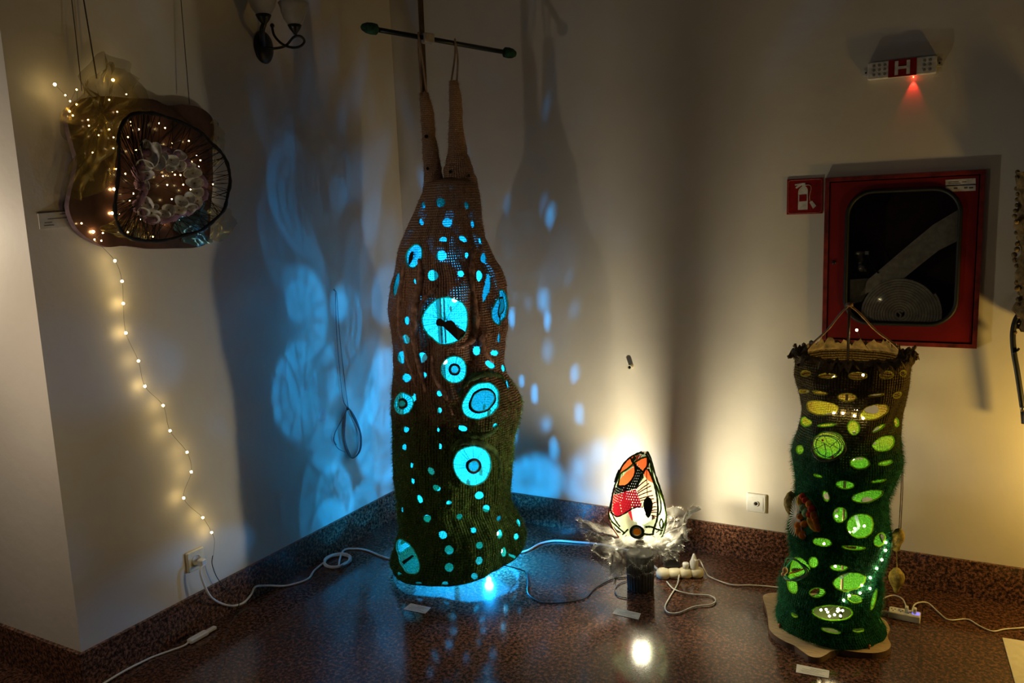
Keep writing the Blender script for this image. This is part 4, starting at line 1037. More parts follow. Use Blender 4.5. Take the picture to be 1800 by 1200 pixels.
# white organza ruffle: gathered at the neck, flaring out in deep folds
def ruffle(seed, zc_, tips, fold, nm):
    g = np.random.default_rng(seed); n, k = 220, 16; ph = g.uniform(0, 6, 6)
    ang = np.array([t[0] for t in tips]+[tips[0][0]+360.0]); rad = np.array([t[1] for t in tips]+[tips[0][1]]); hgt = np.array([t[2] for t in tips]+[tips[0][2]])
    V = []
    for j in range(k):
        t = j/(k-1)
        for i in range(n):
            a = 360*i/n; R_ = np.interp(a, ang, rad); H_ = np.interp(a, ang, hgt); r_ = math.radians(a)
            w = math.sin(5*r_+ph[0])*.6+math.sin(9*r_+ph[1]+2*t)*.45+math.sin(23*r_+ph[2]+3*t)*.22+.18*math.sin(41*r_+ph[3])
            R2 = 0.066+(R_-0.066)*(t**.9)*(1+(.16*math.sin(7*r_+ph[4])+.10*math.sin(19*r_+ph[3]))*t)
            a2 = r_+.16*t*math.sin(8*r_+ph[5])
            p = np.array([egg.A[0], egg.A[1], 0])+egg.e*R2*math.sin(a2)-egg.d*R2*math.cos(a2)
            p[2] = zc_+H_*t**1.3+fold*w*t**.8
            nv = mnoise.noise_vector(Vector((p[0]*16+seed, p[1]*16, p[2]*16)))+0.5*mnoise.noise_vector(Vector((p[0]*40+seed, p[1]*40, p[2]*40)))
            p = p+np.array(nv)*0.030*t**.7
            V.append(p)
    F = [(j*n+i, j*n+(i+1) % n, (j+1)*n+(i+1) % n, (j+1)*n+i) for j in range(k-1) for i in range(n)]
    o = nmesh(nm, np.array(V), np.array(F), 'organza_white', EG)
    E_ = np.array(V[-n:]); m_ = 900; g2 = np.random.default_rng(seed+1); i = g2.integers(0, n, m_); t = g2.random(m_)[:, None]
    P = E_[i]*(1-t)+E_[(i+1) % n]*t; D = g2.normal(size=(m_, 3))*.006+(P-np.array([egg.A[0], egg.A[1], zc_]))*0.05; sd = g2.normal(size=(m_, 3))*.0004
    stuff(nmesh('frayed_edge', np.stack([P-sd, P+sd, P+D], 1).reshape(-1, 3), np.arange(3*m_).reshape(-1, 3), 'thread_white', o, smooth=False))
zr_ = egg.plane(1126, 946)[2]
# angle 0 faces the viewer, 90 is the right-hand side
MB().prism([np.array([egg.A[0], egg.A[1], zr_-.012])+.075*(egg.e*math.cos(a)+egg.d*math.sin(a)) for a in np.linspace(0, 2*PI, 32, endpoint=False)], (0, 0, .003)).build('inner_cloth', 'organza_white', EG)
ruffle(3, zr_, [(0,.12,-.06),(25,.13,-.05),(50,.17,.00),(75,.20,.06),(95,.21,.11),(120,.21,.10),(150,.15,.05),(180,.14,.03),(215,.15,.02),(245,.19,.05),(262,.22,.085),(285,.22,.04),(305,.19,-.06),(322,.16,-.10),(340,.13,-.07)], 0.016, 'organza_ruffle')
ruffle(8, zr_-.012, [(0,.11,-.085),(30,.12,-.07),(60,.16,-.02),(85,.19,.03),(110,.17,.06),(150,.12,.02),(200,.13,.01),(250,.17,.02),(275,.20,.02),(300,.18,-.08),(318,.16,-.135),(340,.12,-.11)], 0.020, 'organza_ruffle')

# ------------------------------------------------------------------ round wall artwork
WP = thing('wall_artwork', 'dark wavy wall panel with gold organza and a black thread hoop of white shells', 'artwork', (0.0, -1.47, 1.48))
c8 = crop(80, 60, 3.077); c1 = crop(190, 180, 4.8)
outl = [(120,420),(150,380),(215,345),(330,335),(450,345),(580,352),(660,385),(740,381),(830,395),(893,440),(912,500),(903,620),(906,800),(893,950),(885,1110),(820,1152),(700,1158),(560,1160),(430,1145),(330,1150),(240,1110),(170,1050),(128,950),(135,870),(160,760),(172,680),(150,600),(120,480)]
face = spline([wl(*c8(*p), 0.030) for p in outl], 4, closed=True)
mb = MB(); n = len(face); mb.add(face, [tuple(range(n))]); pf = mb.build('panel', 'panel_brown', WP)
back = [p-np.array([.024, 0, 0]) for p in face]
MB().add(back+face, [(i, (i+1) % n, (i+1) % n+n, i+n) for i in range(n)]).build('panel_edge', 'panel_edge', pf)
hp = [(185,110),(300,88),(400,95),(540,140),(680,195),(790,260),(880,350),(960,430),(1010,530),(1030,660),(1010,780),(980,900),(900,990),(780,1080),(640,1120),(480,1160),(340,1168),(220,1150),(130,1105),(78,1010),(58,880),(78,700),(92,500),(88,300),(112,200)]
HO = 0.095
hoop = spline([wl(*c1(*p), HO) for p in hp], 6, closed=True)
rr = [0.0062*(1+.18*math.sin(i*.7)+.12*math.sin(i*1.9)) for i in range(len(hoop))]
MB().tube(hoop, rr, 8, closed=True).build('hoop', 'hoop_black', WP, True)
ip = [(262,500),(300,430),(420,400),(560,425),(650,500),(740,570),(800,680),(800,790),(720,890),(600,950),(480,990),(340,985),(260,910),(240,850),(300,770),(275,680),(258,580)]
ring = spline([wl(*c1(*p), 0.085) for p in ip], 6, closed=True); nr_ = len(ring)
MB().tube([p+np.array([.006*math.sin(i*1.1), .004*math.sin(i*.9), .004*math.cos(i*1.3)]) for i, p in enumerate(ring)], [0.013*(1+.15*math.sin(i*.8)) for i in range(nr_)], 9, closed=True, flat=1.3).build('fabric_ring', 'mauve', WP, True)
mb = MB(); g = np.random.default_rng(4); nh = len(hoop)
for k in range(190):
    i = int(g.integers(0, nh)); j = int((i/nh*nr_+g.normal()*nr_*.035)) % nr_
    # ring and hoop both start at the upper left and run clockwise
    mb.tube([hoop[i]+g.normal(size=3)*.002, ring[j]+np.array([g.normal()*.006, 0, 0])], 0.0012, 3, caps=False)
for k in range(14):
    i, j = g.integers(0, nr_, 2); mb.tube([ring[i], ring[j]], 0.0010, 3, caps=False)
stuff(mb.build('thread_spokes', 'thread_black', WP))
def cup(c, rx, ry, seed, tilt):
    g = np.random.default_rng(seed); mb = MB(); n = 18; V = []
    ph = g.uniform(0, 6, 3); cn = wl(*c1(*c), 0.100)
    s_ = 1/4.8*3.25/FPX; R = (rx*s_/0.88, ry*s_)
    nrm = np.array([1.0, 0, 0])+np.array([0, tilt[0], tilt[1]]); nrm /= np.linalg.norm(nrm)
    u = np.cross([0, 0, 1.0], nrm); u /= np.linalg.norm(u); w = np.cross(nrm, u)
    prof = [(0.06, -.30), (.30, -.27), (.62, -.12), (.92, .16), (1.0, .30), (.95, .31), (.86, .18), (.58, -.05), (.30, -.18), (.10, -.20)]
    for r_, h_ in prof:
        for k in range(n):
            a = 2*PI*k/n; q = r_*(1+.10*math.sin(2*a+ph[0])+.07*math.sin(3*a+ph[1])); hh = h_+.12*r_*math.sin(2*a+ph[2])
            V.append(cn+u*R[0]*q*math.cos(a)+w*R[1]*q*math.sin(a)+nrm*hh*min(R))
    m_ = len(prof); mb.add(V, [(i*n+k, i*n+(k+1) % n, (i+1)*n+(k+1) % n, (i+1)*n+k) for i in range(m_-1) for k in range(n)]+[tuple(range((m_-1)*n, m_*n)), tuple(reversed(range(n)))])
    o = mb.build('shell_cup', 'shell_white', WP, True)
    MB().ball(cn-nrm*.16*min(R), .16*min(R), 8, 5).build('cup_heart', 'shell_heart', o)
sh = [(345,440,58,100),(402,400,34,62),(305,535,48,50),(330,612,42,42),(430,505,48,60),(465,455,36,36),(600,442,44,42),(535,487,54,40),(605,538,42,46),(530,555,38,30),(690,532,40,28),(715,597,56,46),(730,680,54,50),(750,762,52,38),(682,806,44,44),(755,830,40,38),(612,835,46,44),(690,885,52,38),(597,905,48,40),(512,905,40,48),(462,945,44,36),(385,980,46,30),(368,935,52,44),(320,850,50,46),(295,922,38,36),(392,880,26,30),(328,692,15,46)]
for i, (x, y, rx, ry) in enumerate(sh):
    g = np.random.default_rng(i+50); cup((x, y), rx, ry, i, (g.uniform(-1.1, -.3), g.uniform(-.5, .4)))
def sheet(outline, cpt, off0, off1, seed, material, name, waves=(9, 14), amp=.012):
    P = spline([wl(*c8(*p), off0) for p in outline], 4, closed=True); c = wl(*c8(*cpt), off1); n = len(P); k = 14; g = np.random.default_rng(seed); ph = g.uniform(0, 6, 4)
    V = []
    for j in range(k):
        t = (j+.02)/(k-1+.02)
        for i in range(n):
            a = 2*PI*i/n
            p = c+(P[i]-c)*t; w = math.sin(waves[0]*a+ph[0]+4*t)+.6*math.sin(waves[1]*a+ph[1]-5*t)+.5*math.sin(12*t+ph[2]+3*a)
            V.append(p+np.array([max(-off0*.5, amp*w*(t**.5)), amp*.4*w*t, amp*.4*math.sin(7*a+ph[3])*t]))
    F = [(j*n+i, j*n+(i+1) % n, (j+1)*n+(i+1) % n, (j+1)*n+i) for j in range(k-1) for i in range(n)]
    return nmesh(name, np.array(V), np.array(F), material, WP)
ol1 = [(345,90),(410,130),(480,205),(535,300),(540,400),(490,450),(410,520),(395,640),(385,790),(300,850),(220,880),(140,900),(95,850),(120,760),(160,680),(130,600),(95,560),(85,470),(125,390),(190,260),(205,180),(270,120)]
sheet(ol1, (290,480), 0.055, 0.075, 3, 'organza_gold', 'gold_organza', amp=.014)
sheet([(330,160),(430,180),(500,280),(520,400),(440,480),(380,600),(330,700),(230,800),(180,700),(200,560),(160,450),(210,330),(250,230)], (310,430), 0.075, 0.095, 5, 'organza_gold', 'gold_organza', (7, 17), .016)
sheet([(900,460),(950,500),(970,580),(960,680),(915,720),(900,640),(890,540)], (925,590), 0.03, 0.04, 6, 'organza_gold', 'gold_organza', (5, 9), .006)
sheet([(300,1060),(390,1090),(470,1120),(560,1100),(520,1030),(430,1000),(340,1020)], (430,1060), 0.045, 0.06, 8, 'organza_gold', 'gold_organza', (5, 9), .006)
sheet([(880,920),(960,930),(1030,1000),(990,1090),(930,1120),(890,1100),(870,1010)], (940,1020), 0.03, 0.045, 9, 'organza_gold', 'gold_organza', (5, 9), .008)
sheet([(720,960),(800,900),(868,940),(875,1050),(888,1120),(840,1148),(770,1130),(700,1070)], (800,1040), 0.04, 0.062, 7, 'organza_blue_light', 'blue_lit_organza', (6, 11), .010)  # organza patch coloured blue for the lamp light it reflects
for (a, b_) in (((52*2+130-101, 0), (144, 160)), ((147, 0), (170, 138)), ((318, 0), (333, 184))):
    pa, pb = wl(a[0] if a[0] != 133 else 126, -60, 0.02), wl(b_[0], b_[1], 0.036)
    a0 = wl({144: 126, 170: 147, 333: 318}[b_[0]], 0, 0.02); pt_ = a0+(a0-pb)*0.35
    MB().tube([pt_, pb], 0.0016 if b_[0] != 170 else 0.0024, 5).build('hanging_wire', 'wire_thin', WP)

# fairy lights wound through the artwork and hanging to the floor
FS = thing('fairy_light_string', 'warm white fairy light string wound over the wall artwork and hanging down', 'string lights', tuple(wl(372, 937, 0.045)))
bl_px = [(50,272),(107,330),(133,362),(168,300),(168,380),(130,417),(148,440),(230,463),(235,495),(288,546),(255,640),(367,617),(368,558),(345,515),(388,420),(345,355),(365,248),(437,325),
         (457,475),(460,493),(505,515),(447,556),(490,627),(503,642),(432,755),(383,730),(370,838),(360,968),(400,975),(265,1110),(258,1068),(195,1023),(302,1117),(310,1075),(445,1070),(517,1002),(580,1095),(648,1013),(683,892),(785,840),
         (905,812),(828,717),(838,682),(818,657),(790,690),(775,577),(686,590),(673,620),(615,482),(647,507),(745,814),(730,762),(700,760),(685,742),(635,767),(658,815),(492,788),(475,862),(455,900)]
mb = MB().ball((0, 0, 0), 0.0025, 8, 5); me_a = bpy.data.meshes.new('bulb'); me_a.from_pydata(mb.v, [], mb.f); me_a.materials.append(MATS['bulb_glow'])
mb = MB().ball((0, 0, 0), 0.0046, 8, 5); me_b = bpy.data.meshes.new('bulb_large'); me_b.from_pydata(mb.v, [], mb.f); me_b.materials.append(MATS['bulb_glow_string'])
wire = []
g = np.random.default_rng(6)
for i, (x, y) in enumerate(bl_px):
    inpanel = x > 120 and y > 380
    off = (0.038+0.02*g.random()) if inpanel else 0.06
    if 430 < x < 960: off = 0.045+.02*g.random()
    if (x, y) in ((360,968), (258,1068), (648,1013)): off = 0.037
    p = wl(*c8(x, y), off); wire.append(p)
    o = bpy.data.objects.new('bulb', me_b if (x, y) in ((360,968), (258,1068), (648,1013), (50,272), (365,248), (370,838)) else me_a)
    COL.objects.link(o); o.parent = FS; o.location = Vector(p)-Vector(ORIG[FS.name])
cw = crop(0, 400, 2.4)
drop = [cw(485,140), cw(515,226), cw(520,320), cw(531,444), cw(584,562), cw(611,669), cw(688,750), cw(717,856), cw(789,947), cw(807,1030), cw(775,1140), (356.5,909.5), (372,935.5)]
dwire = []
for i, (x, y) in enumerate(drop):
    off = [.05,.048,.030,.030,.045,.034,.045,.050,.052,.050,.040,.045,.042][i]
    p = wl(x, y, off); dwire.append(p)
    o = bpy.data.objects.new('bulb', me_b); COL.objects.link(o); o.parent = FS; o.location = Vector(p)-Vector(ORIG[FS.name])
MB().tube(spline(wire, 4), 0.0005, 4).build('thin_wire', 'wire_thin', FS)
MB().tube(spline([wire[29]]+dwire+[wl(377, 950, .04), wl(375, 976, .025)], 6), 0.0006, 4).build('thin_wire', 'wire_thin', FS)
MB().tube(clear(spline([wl(374, 976, .022), wl(373, 992, .022), wl(383, 1017, .025), wl(402, 1037, .03), wl(418, 1052, .045), wl(420, 1062, .05), fw(414, 1074, .004), fw(408, 1086, .004)], 6), .0018), 0.0018, 6).build('lead_cord', 'black_plastic', FS, True)

# ------------------------------------------------------------------ sconce
SC = thing('wall_sconce', 'black iron two arm wall sconce with frosted glass shades', 'sconce', tuple(wl(463, 82)))
c2 = crop(400, 0, 4.8)
pc = wl(*c2(298, 400), 0.0)
mb = MB(); mb.lathe([(.058, 0), (.060, .006), (.054, .014), (.034, .022), (.004, .026)], (0, 0, 0), 32, (1, 0, 0)); mb.v = [tuple(pc+np.array([p[0], p[1]*0.86, p[2]*1.12])) for p in mb.v]
mb.build('back_plate', 'iron_black', SC, True)
s2 = lambda X, Y, o: wl(*c2(X, Y), o)
MB().tube(spline([s2(330, 400, .02), s2(400, 408, .05), s2(490, 385, .10), s2(560, 312, .14), s2(620, 308, .15), s2(648, 350, .15), s2(610, 392, .14), s2(540, 400, .12), s2(460, 370, .10), s2(395, 300, .07), s2(375, 225, .06)], 8), 0.0052, 10).build('scroll_arm', 'iron_black', SC, True)
MB().ball(s2(377, 216, .06), 0.0095, 12, 8).build('arm_ball', 'iron_black', SC, True)
MB().tube(spline([s2(300, 380, .02), s2(290, 290, .07), s2(295, 240, .09), s2(308, 200, .10)], 8), 0.011, 10).build('arm', 'iron_black', SC, True)
for (x, yb, off, sc_) in ((310, 215, .10, 1.0), (572, 292, .15, .92)):
    b0 = s2(x, yb, off); k = sc_
    MB().lathe([(.006*k, 0), (.010*k, .006), (.024*k, .020*k+.004), (.0315*k, .040*k), (.030*k, .041*k), (.02*k, .03*k)], b0, 24).build('cup', 'iron_black', SC, True)
    MB().lathe([(.024*k, .036*k), (.034*k, .05*k), (.047*k, .07*k), (.055*k, .095*k), (.058*k, .115*k), (.066*k, .135*k), (.064*k, .136*k), (.056*k, .115*k), (.052*k, .095*k), (.044*k, .07*k), (.028*k, .05*k)], b0, 32, cap=False).build('glass_shade', 'frosted_shade', SC, True)

# ------------------------------------------------------------------ coil of cable on a nail
CC = thing('cable_coil', 'grey cable coil hanging from a nail on the blue-lit wall', 'cable', tuple(wl(610, 770)))
cc = crop(560, 490, 3.53)
q2 = lambda X, Y, o=.012: wl(*cc(X, Y), o)
MB().tube([q2(95, 65, 0.0), q2(112, 85, .03)], 0.003, 8).build('nail', 'steel', CC, True)
MB().tube(spline([q2(105, 85), q2(110, 300), q2(130, 560), q2(150, 740), q2(178, 800)], 6), 0.0018, 6).build('hanging_cable', 'wire_gray', CC, True)
MB().tube(spline([q2(112, 85), q2(130, 340), q2(160, 620), q2(184, 800)], 6), 0.0016, 6).build('hanging_cable', 'wire_gray', CC, True)
g = np.random.default_rng(12)
for k in range(9):
    dx = g.uniform(-8, 8); w = g.uniform(.82, 1.05); o_ = .006+.0035*k
    pts = [q2(180, 800, o_), q2(160+dx, 880, o_), q2(160+dx*.6, 990, o_), q2(185+dx, 1080, o_), q2(216, 1112*(.985+.015*w), o_), q2(216+44*w, 1060, o_), q2(216+46*w, 960, o_), q2(222+dx, 860, o_)]
    MB().tube(spline(pts, 6, closed=True), 0.0019, 6, closed=True).build('cable_loop', 'wire_gray', CC, True)
MB().ball(q2(180, 805, .02), 0.008, 8, 6).build('tie', 'black_plastic', CC, True)
MB().tube(spline([q2(178, 810), q2(130, 900), q2(102, 955), q2(96, 1000), q2(110, 1030)], 6), 0.0022, 6).tube(spline([q2(102, 960), q2(92, 1000), q2(120, 1050), q2(165, 1075)], 6), .0016, 5).build('loose_end', 'wire_gray', CC, True)

# ------------------------------------------------------------------ sockets
SL = thing('wall_socket', 'white socket plate low on the left wall with a plugged-in cord', 'socket', (0, -1.497, 0.284))
c3 = crop(0, 850, 3.428)
MB().obox((0.006, -1.497, .284), (0, .041, 0), (0, 0, .041), (.006, 0, 0), .004).build('plate', 'cream_plastic', SL)
MB().lathe([(.021, 0), (.021, .002), (.018, -.004)], (0.0125, -1.497, .284), 24, (1, 0, 0)).build('socket_ring', 'white_plastic', SL, True)
SR = thing('aerial_socket', 'white square aerial outlet plate low on the right wall', 'socket', (1.846, 0, .269))
MB().obox((1.846, -.006, .269), (.0425, 0, 0), (0, 0, .0425), (0, -.006, 0), .004).build('plate', 'white_plastic', SR)
MB().obox((1.846, -.0125, .269), (.030, 0, 0), (0, 0, .030), (0, -.0015, 0)).build('inner_plate', 'white_plastic', SR)
MB().lathe([(.0125, 0), (.0125, .004), (.009, .005), (.008, .001)], (1.846, -.014, .269), 24, (0, -1, 0)).build('outlet_ring', 'sign_white', SR, True)
MB().lathe([(.0075, 0), (.0075, .003)], (1.846, -.0145, .269), 20, (0, -1, 0)).build('outlet_hole', 'hole_dark', SR, True)
TB = thing('pipe_stub', 'short open pipe stub sticking out of the right wall', 'pipe', (1.269, 0, .854))
MB().lathe([(.011, 0), (.011, .03), (.0075, .03), (.0075, .004)], (1.269, 0, .854), 20, (0, -1, 0), cap=False).build('tube', 'cream_plastic', TB, True)
MB().lathe([(.0076, .0), (.0076, .024)], (1.269, 0, .854), 16, (0, -1, 0)).build('bore', 'hole_dark', TB)

# ------------------------------------------------------------------ cords on the floor
def cord(name, pts, r, material, label, per=8):
    root = MB().tube(clear(spline(pts, per), r), r, 8).build(name, material, None, True)
    return tag(root, label, 'cord')
PC = thing('plugged_lead', 'white cord from the left wall plug, coiled on the floor to the tall lamp', 'cord', tuple(fl(400, 1062)))
sp = np.array([0.016, -1.490, .276])
MB().obox(sp+np.array([.014, .002, -.002]), (.014, 0, 0), (0, .013, 0), (0, 0, .014), .004).build('plug', 'white_plastic', PC)
pts = [sp+np.array([.026, .003, -.010]), wl(352, 1003, .045), wl(360, 1030, .055), wl(374, 1052, .06), fw(402, 1064), fw(426, 1060), fw(441, 1045), fw(449, 1031), fw(470, 1029), fw(505, 1029), fw(540, 1018), fw(553, 1002, .006)]
lc = fl(583, 984, .008)+np.array([.035, 0, 0])
for k in range(44):
    a = PI+2*PI*k/16.0; pts.append(lc+np.array([0, 0, .004*(k//16)+.001])+AR*(.058+.004*math.sin(k))*math.cos(a)*np.array([1, 1, 0])+np.array([AF[0], AF[1], 0])*.070*math.sin(a)*-1)
pts += [fl(603, 968, .008), fl(622, 964, .006), fl(645, 967, .006), fl(670, 977, .006), fl(690, 983, .006)]
MB().tube(clear(spline(pts, 5), .0046), 0.0046, 8).build('cable', 'white_plastic', PC, True)
cord('white_cable', [fl(914, 971, .006), fl(930, 966, .006), fl(950, 955, .006), fl(975, 950, .006), fl(1010, 952, .006), fl(1060, 957, .006), fl(1120, 972, .006), fl(1158, 1002, .006)], .0050, 'white_plastic', 'white cable on the floor between the tall lamp and the egg lamp')
cord('black_cable', [tall.S(0.75, zhem+.01, 0.0), fl(922, 1004, .004), fl(928, 1022, .004), fl(928, 1042, .004), fl(945, 1056, .004), fl(968, 1060, .004), fl(1005, 1057, .004), fl(1030, 1050, .004), fl(1046, 1034, .004), fl(1075, 1018, .004), fl(1100, 1014, .004), fl(1118, 1012, .004), fl(1160, 1012, .004)], .0026, 'black_plastic', 'thin black cable running from the tall lamp behind the egg lamp')
cord('lamp_flex', [fl(1102, 1020, .004), fl(1088, 1026, .004), fl(1081, 1036, .004), fl(1086, 1047, .004), fl(1102, 1051, .004)], .0022, 'wire_gray', 'short grey flex looping beside the egg lamp pot')
cord('white_loop_cord', [fl(1194, 1010, .02), fl(1190, 1028, .006), fl(1178, 1048, .006), fl(1169, 1066, .006), fl(1174, 1076, .006), fl(1192, 1077, .006), fl(1220, 1066, .006), fl(1250, 1062, .006), fl(1258, 1054, .006), fl(1246, 1046, .006), fl(1216, 1044, .006), fl(1186, 1036, .006), fl(1172, 1022, .006)], .0030, 'white_plastic', 'white cord looped on the floor right of the egg lamp')
cord('white_thin_cord', [fl(1221, 982, .075), fl(1224, 986, .09), fl(1230, 984, .05), fl(1240, 1004, .02), fl(1249, 1014, .005), fl(1285, 1027, .005), fl(1320, 1028, .005), fl(1350, 1030, .005), fl(1385, 1034, .005)], .0026, 'white_plastic', 'thin white cord running from the lobed strip to the column lamp')
cord('usb_cord', [fl(1545, 1064, .02), fl(1552, 1052, .03), fl(1570, 1046, .035), fl(1586, 1052, .04), fl(1594, 1068, .045)], .0024, 'white_plastic', 'short white cord arching from the column lamp to the strip')
cord('charging_cord', [fl(1603, 1075, .045), fl(1607, 1063, .045), fl(1618, 1058, .03), fl(1632, 1060, .012), fl(1650, 1076, .005), fl(1668, 1089, .005), fl(1700, 1088, .005), fl(1722, 1100, .005), fl(1745, 1109, .005), fl(1770, 1105, .005), fl(1830, 1101, .005)], .0026, 'white_plastic', 'white cord snaking right from the four-way strip out of the picture')
FC = thing('extension_lead', 'white lead with a flat connector lying on the floor below the left wall', 'cord', tuple(fl(350, 1115)))
MB().tube(clear(spline([fw(160, 1215, .005), fw(185, 1199, .005), fw(220, 1178, .005), fw(262, 1157, .005), fw(300, 1143, .005), fw(322, 1135, .007), fw(334, 1127, .008)], 6), .0038), .0038, 8).build('cable', 'white_plastic', FC, True)
a, b_ = fw(332, 1128, .012), fw(364, 1110, .012); dd = (b_-a)/np.linalg.norm(b_-a); nn = np.cross([0, 0, 1.0], dd)
MB().obox((a+b_)/2, dd*np.linalg.norm(b_-a)/2, nn*.014, (0, 0, .009), .004).build('connector', 'white_plastic', FC)
MB().obox(b_+dd*.018, dd*.022, nn*.009, (0, 0, .006), .002).build('connector_tip', 'white_plastic', FC)
cord('thin_black_wire', [wl(543, 952, .02)+np.array([0, 0, .0]), wl(549, 962, .02), wl(556, 976, .04), fl(566, 985, .004), fl(576, 985, .012)], .0012, 'wire_thin', 'hair-thin dark wire from the wall base to the floor coil')

# ------------------------------------------------------------------ power strips
S1 = thing('lobed_power_strip', 'cream lobed power strip on the floor behind the egg lamp', 'power strip', tuple(fl(1200, 1012)))
a, b_ = fl(1166, 1014), fl(1224, 1012); dd = (b_-a)/np.linalg.norm(b_-a)
for k in range(4):
    c_ = a+(b_-a)*k/3
    MB().lathe([(.024, 0), (.031, .006), (.032, .02), (.028, .032), (.018, .037), (.002, .038)], c_, 20).build('socket_lobe', 'cream_plastic', S1, True)
BA = MB().obox(fl(1180, 1008)+np.array([0, 0, .058]), dd*.034, np.cross([0, 0, 1.0], dd)*.024, (0, 0, .022), .005).build('power_adapter', 'black_plastic')
tag(BA, 'black power adapter plugged into the lobed strip', 'adapter')
PL = thing('white_plug', 'white plug standing in the right end of the lobed strip', 'plug', tuple(b_-dd*.01+np.array([0, 0, .036])))
MB().lathe([(.017, 0), (.018, .004), (.018, .03), (.012, .042), (.006, .060), (.004, .066)], b_-dd*.01+np.array([0, 0, .036]), 18).build('plug_body', 'white_plastic', PL, True)
MB().lathe([(.013, .0), (.014, .022), (.012, .026)], a+(b_-a)*.68+np.array([0, 0, .036]), 16).build('plug_body', 'white_plastic', PL, True)
S2 = thing('white_power_strip', 'white power strip with a blue-lit end on the floor by the column', 'power strip', tuple(fl(1590, 1092)))
a, b_ = fl(1561, 1086), fl(1617, 1097); dd = (b_-a)/np.linalg.norm(b_-a); nn = np.cross([0, 0, 1.0], dd); hl_ = np.linalg.norm(b_-a)/2
c0 = (a+b_)/2+nn*.024+np.array([0, 0, .014])
MB().obox(c0, dd*hl_, nn*.024, (0, 0, .014), .003).build('body', 'white_plastic', S2)
for k in range(3):
    for (u_, v_) in ((-.006, .004), (.006, .004), (0, -.009)):
        MB().lathe([(.0028, 0), (.0028, .0012)], c0+dd*(-hl_*.72+k*.026+u_)+nn*v_+np.array([0, 0, .0135]), 10).build('socket_hole', 'hole_dark', S2)
for k in range(2): MB().obox(c0+dd*(hl_*.12+k*.028)+np.array([0, 0, .024]), dd*.006, nn*.009, (0, 0, .012), .002).build('plug', 'white_plastic', S2)
MB().obox(c0+dd*hl_*.72+np.array([0, 0, .0145]), dd*.012, nn*.009, (0, 0, .001)).build('blue_switch', 'led_strip_blue', S2)
MB().tube(spline([c0-dd*hl_, c0-dd*(hl_+.03)+np.array([0, 0, -.006]), fl(1540, 1080, .005)], 5), .004, 8).build('lead', 'white_plastic', S2, True)

# ------------------------------------------------------------------ cards and paper
def card(name, px, label, cat='card', lines=4, thick=.0015):
    P = [fl(x, y, 0.0) for x, y in px]
    root = thing(name, label, cat, tuple(sum(P)/len(P)))
    MB().prism([p+np.array([0, 0, .0004]) for p in P], (0, 0, thick)).build('sheet', 'paper', root)
    up = np.array([0, 0, thick+.0006])
    for k in range(lines):
        v_ = .24+.18*k; w0, w1 = (.42, .9) if k == 0 else (.14+.04*(k % 2), .86-.08*(k % 3))
        f_ = lambda u, v: (P[0]*(1-u)+P[1]*u)*(1-v)+(P[3]*(1-u)+P[2]*u)*v+up
        MB().add([f_(w0, v_), f_(w1, v_), f_(w1, v_+.035), f_(w0, v_+.035)], [(0, 1, 2, 3)]).build('print_line', 'ink', root)
    return root
card('caption_card', [(722,1060.5),(757.4,1068),(747.5,1078.5),(708.5,1071)], 'white caption card on the floor in front of the tall lamp')
card('caption_card', [(1083.5,1069),(1126.6,1078.4),(1122.3,1088.9),(1076,1079)], 'white caption card on the floor in front of the egg lamp')
card('caption_card', [(1400.5,1167.5),(1458,1179),(1456.6,1192.4),(1399,1182)], 'white caption card on the floor in front of the column lamp')
card('white_board', [(1762,1122),(1862,1138),(1892,1232),(1787,1212)], 'white paper sheet on the floor at the lower right corner', 'paper', 0, .004)
WC = thing('caption_card', 'white caption card on the wall beside the wall artwork', 'card', tuple(wl(98, 400)))
P = [wl(67, 375, .004), wl(140, 369.5, .004), wl(142, 396.5, .004), wl(70.5, 402.5, .004)]
MB().prism(P, (-.0035, 0, 0)).build('sheet', 'paper', WC)
MB().prism([wl(67, 373.5, .008), wl(140, 368, .008), wl(140, 369.8, .008), wl(67, 375.2, .008)], (-.008, 0, 0)).build('holder', 'wire_thin', WC)
for (u0, u1, v_) in ((.5, .95, .12), (.2, .72, .38), (.12, .30, .60), (.66, .86, .55), (.10, .34, .78)):
    f_ = lambda u, v: (P[0]*(1-u)+P[1]*u)*(1-v)+(P[3]*(1-u)+P[2]*u)*v+np.array([.0006, 0, 0])
    MB().add([f_(u0, v_), f_(u1, v_), f_(u1, v_+.05), f_(u0, v_+.05)], [(0, 1, 2, 3)]).build('print_line', 'ink', WC)

# ------------------------------------------------------------------ fire hose cabinet
FCB = thing('fire_hose_cabinet', 'red fire hose cabinet with rounded glass window set in the right wall', 'cabinet', ((CX0+CX1)/2, 0, CZ0))
FR = .016
mb = MB()
for lo, hi in (((CX0, -FR, CZ0), (CX1, .01, CZ0+.016)), ((CX0, -FR, CZ1-.016), (CX1, .01, CZ1)), ((CX0, -FR, CZ0+.016), (CX0+.016, .01, CZ1-.016)), ((CX1-.016, -FR, CZ0+.016), (CX1, .01, CZ1-.016))): mb.box(lo, hi)
mb.build('frame', 'cab_frame', FCB)
mb = MB(); i_ = .012
mb.box((CX0+i_, .0, CZ0+i_), (CX0+i_+.004, .14, CZ1-i_)); mb.box((CX1-i_-.004, 0, CZ0+i_), (CX1-i_, .14, CZ1-i_)); mb.box((CX0+i_, 0, CZ0+i_), (CX1-i_, .14, CZ0+i_+.004)); mb.box((CX0+i_, 0, CZ1-i_-.004), (CX1-i_, .14, CZ1-i_)); mb.box((CX0+i_, .136, CZ0+i_), (CX1-i_, .14, CZ1-i_))
mb.build('case', 'cab_inside', FCB)
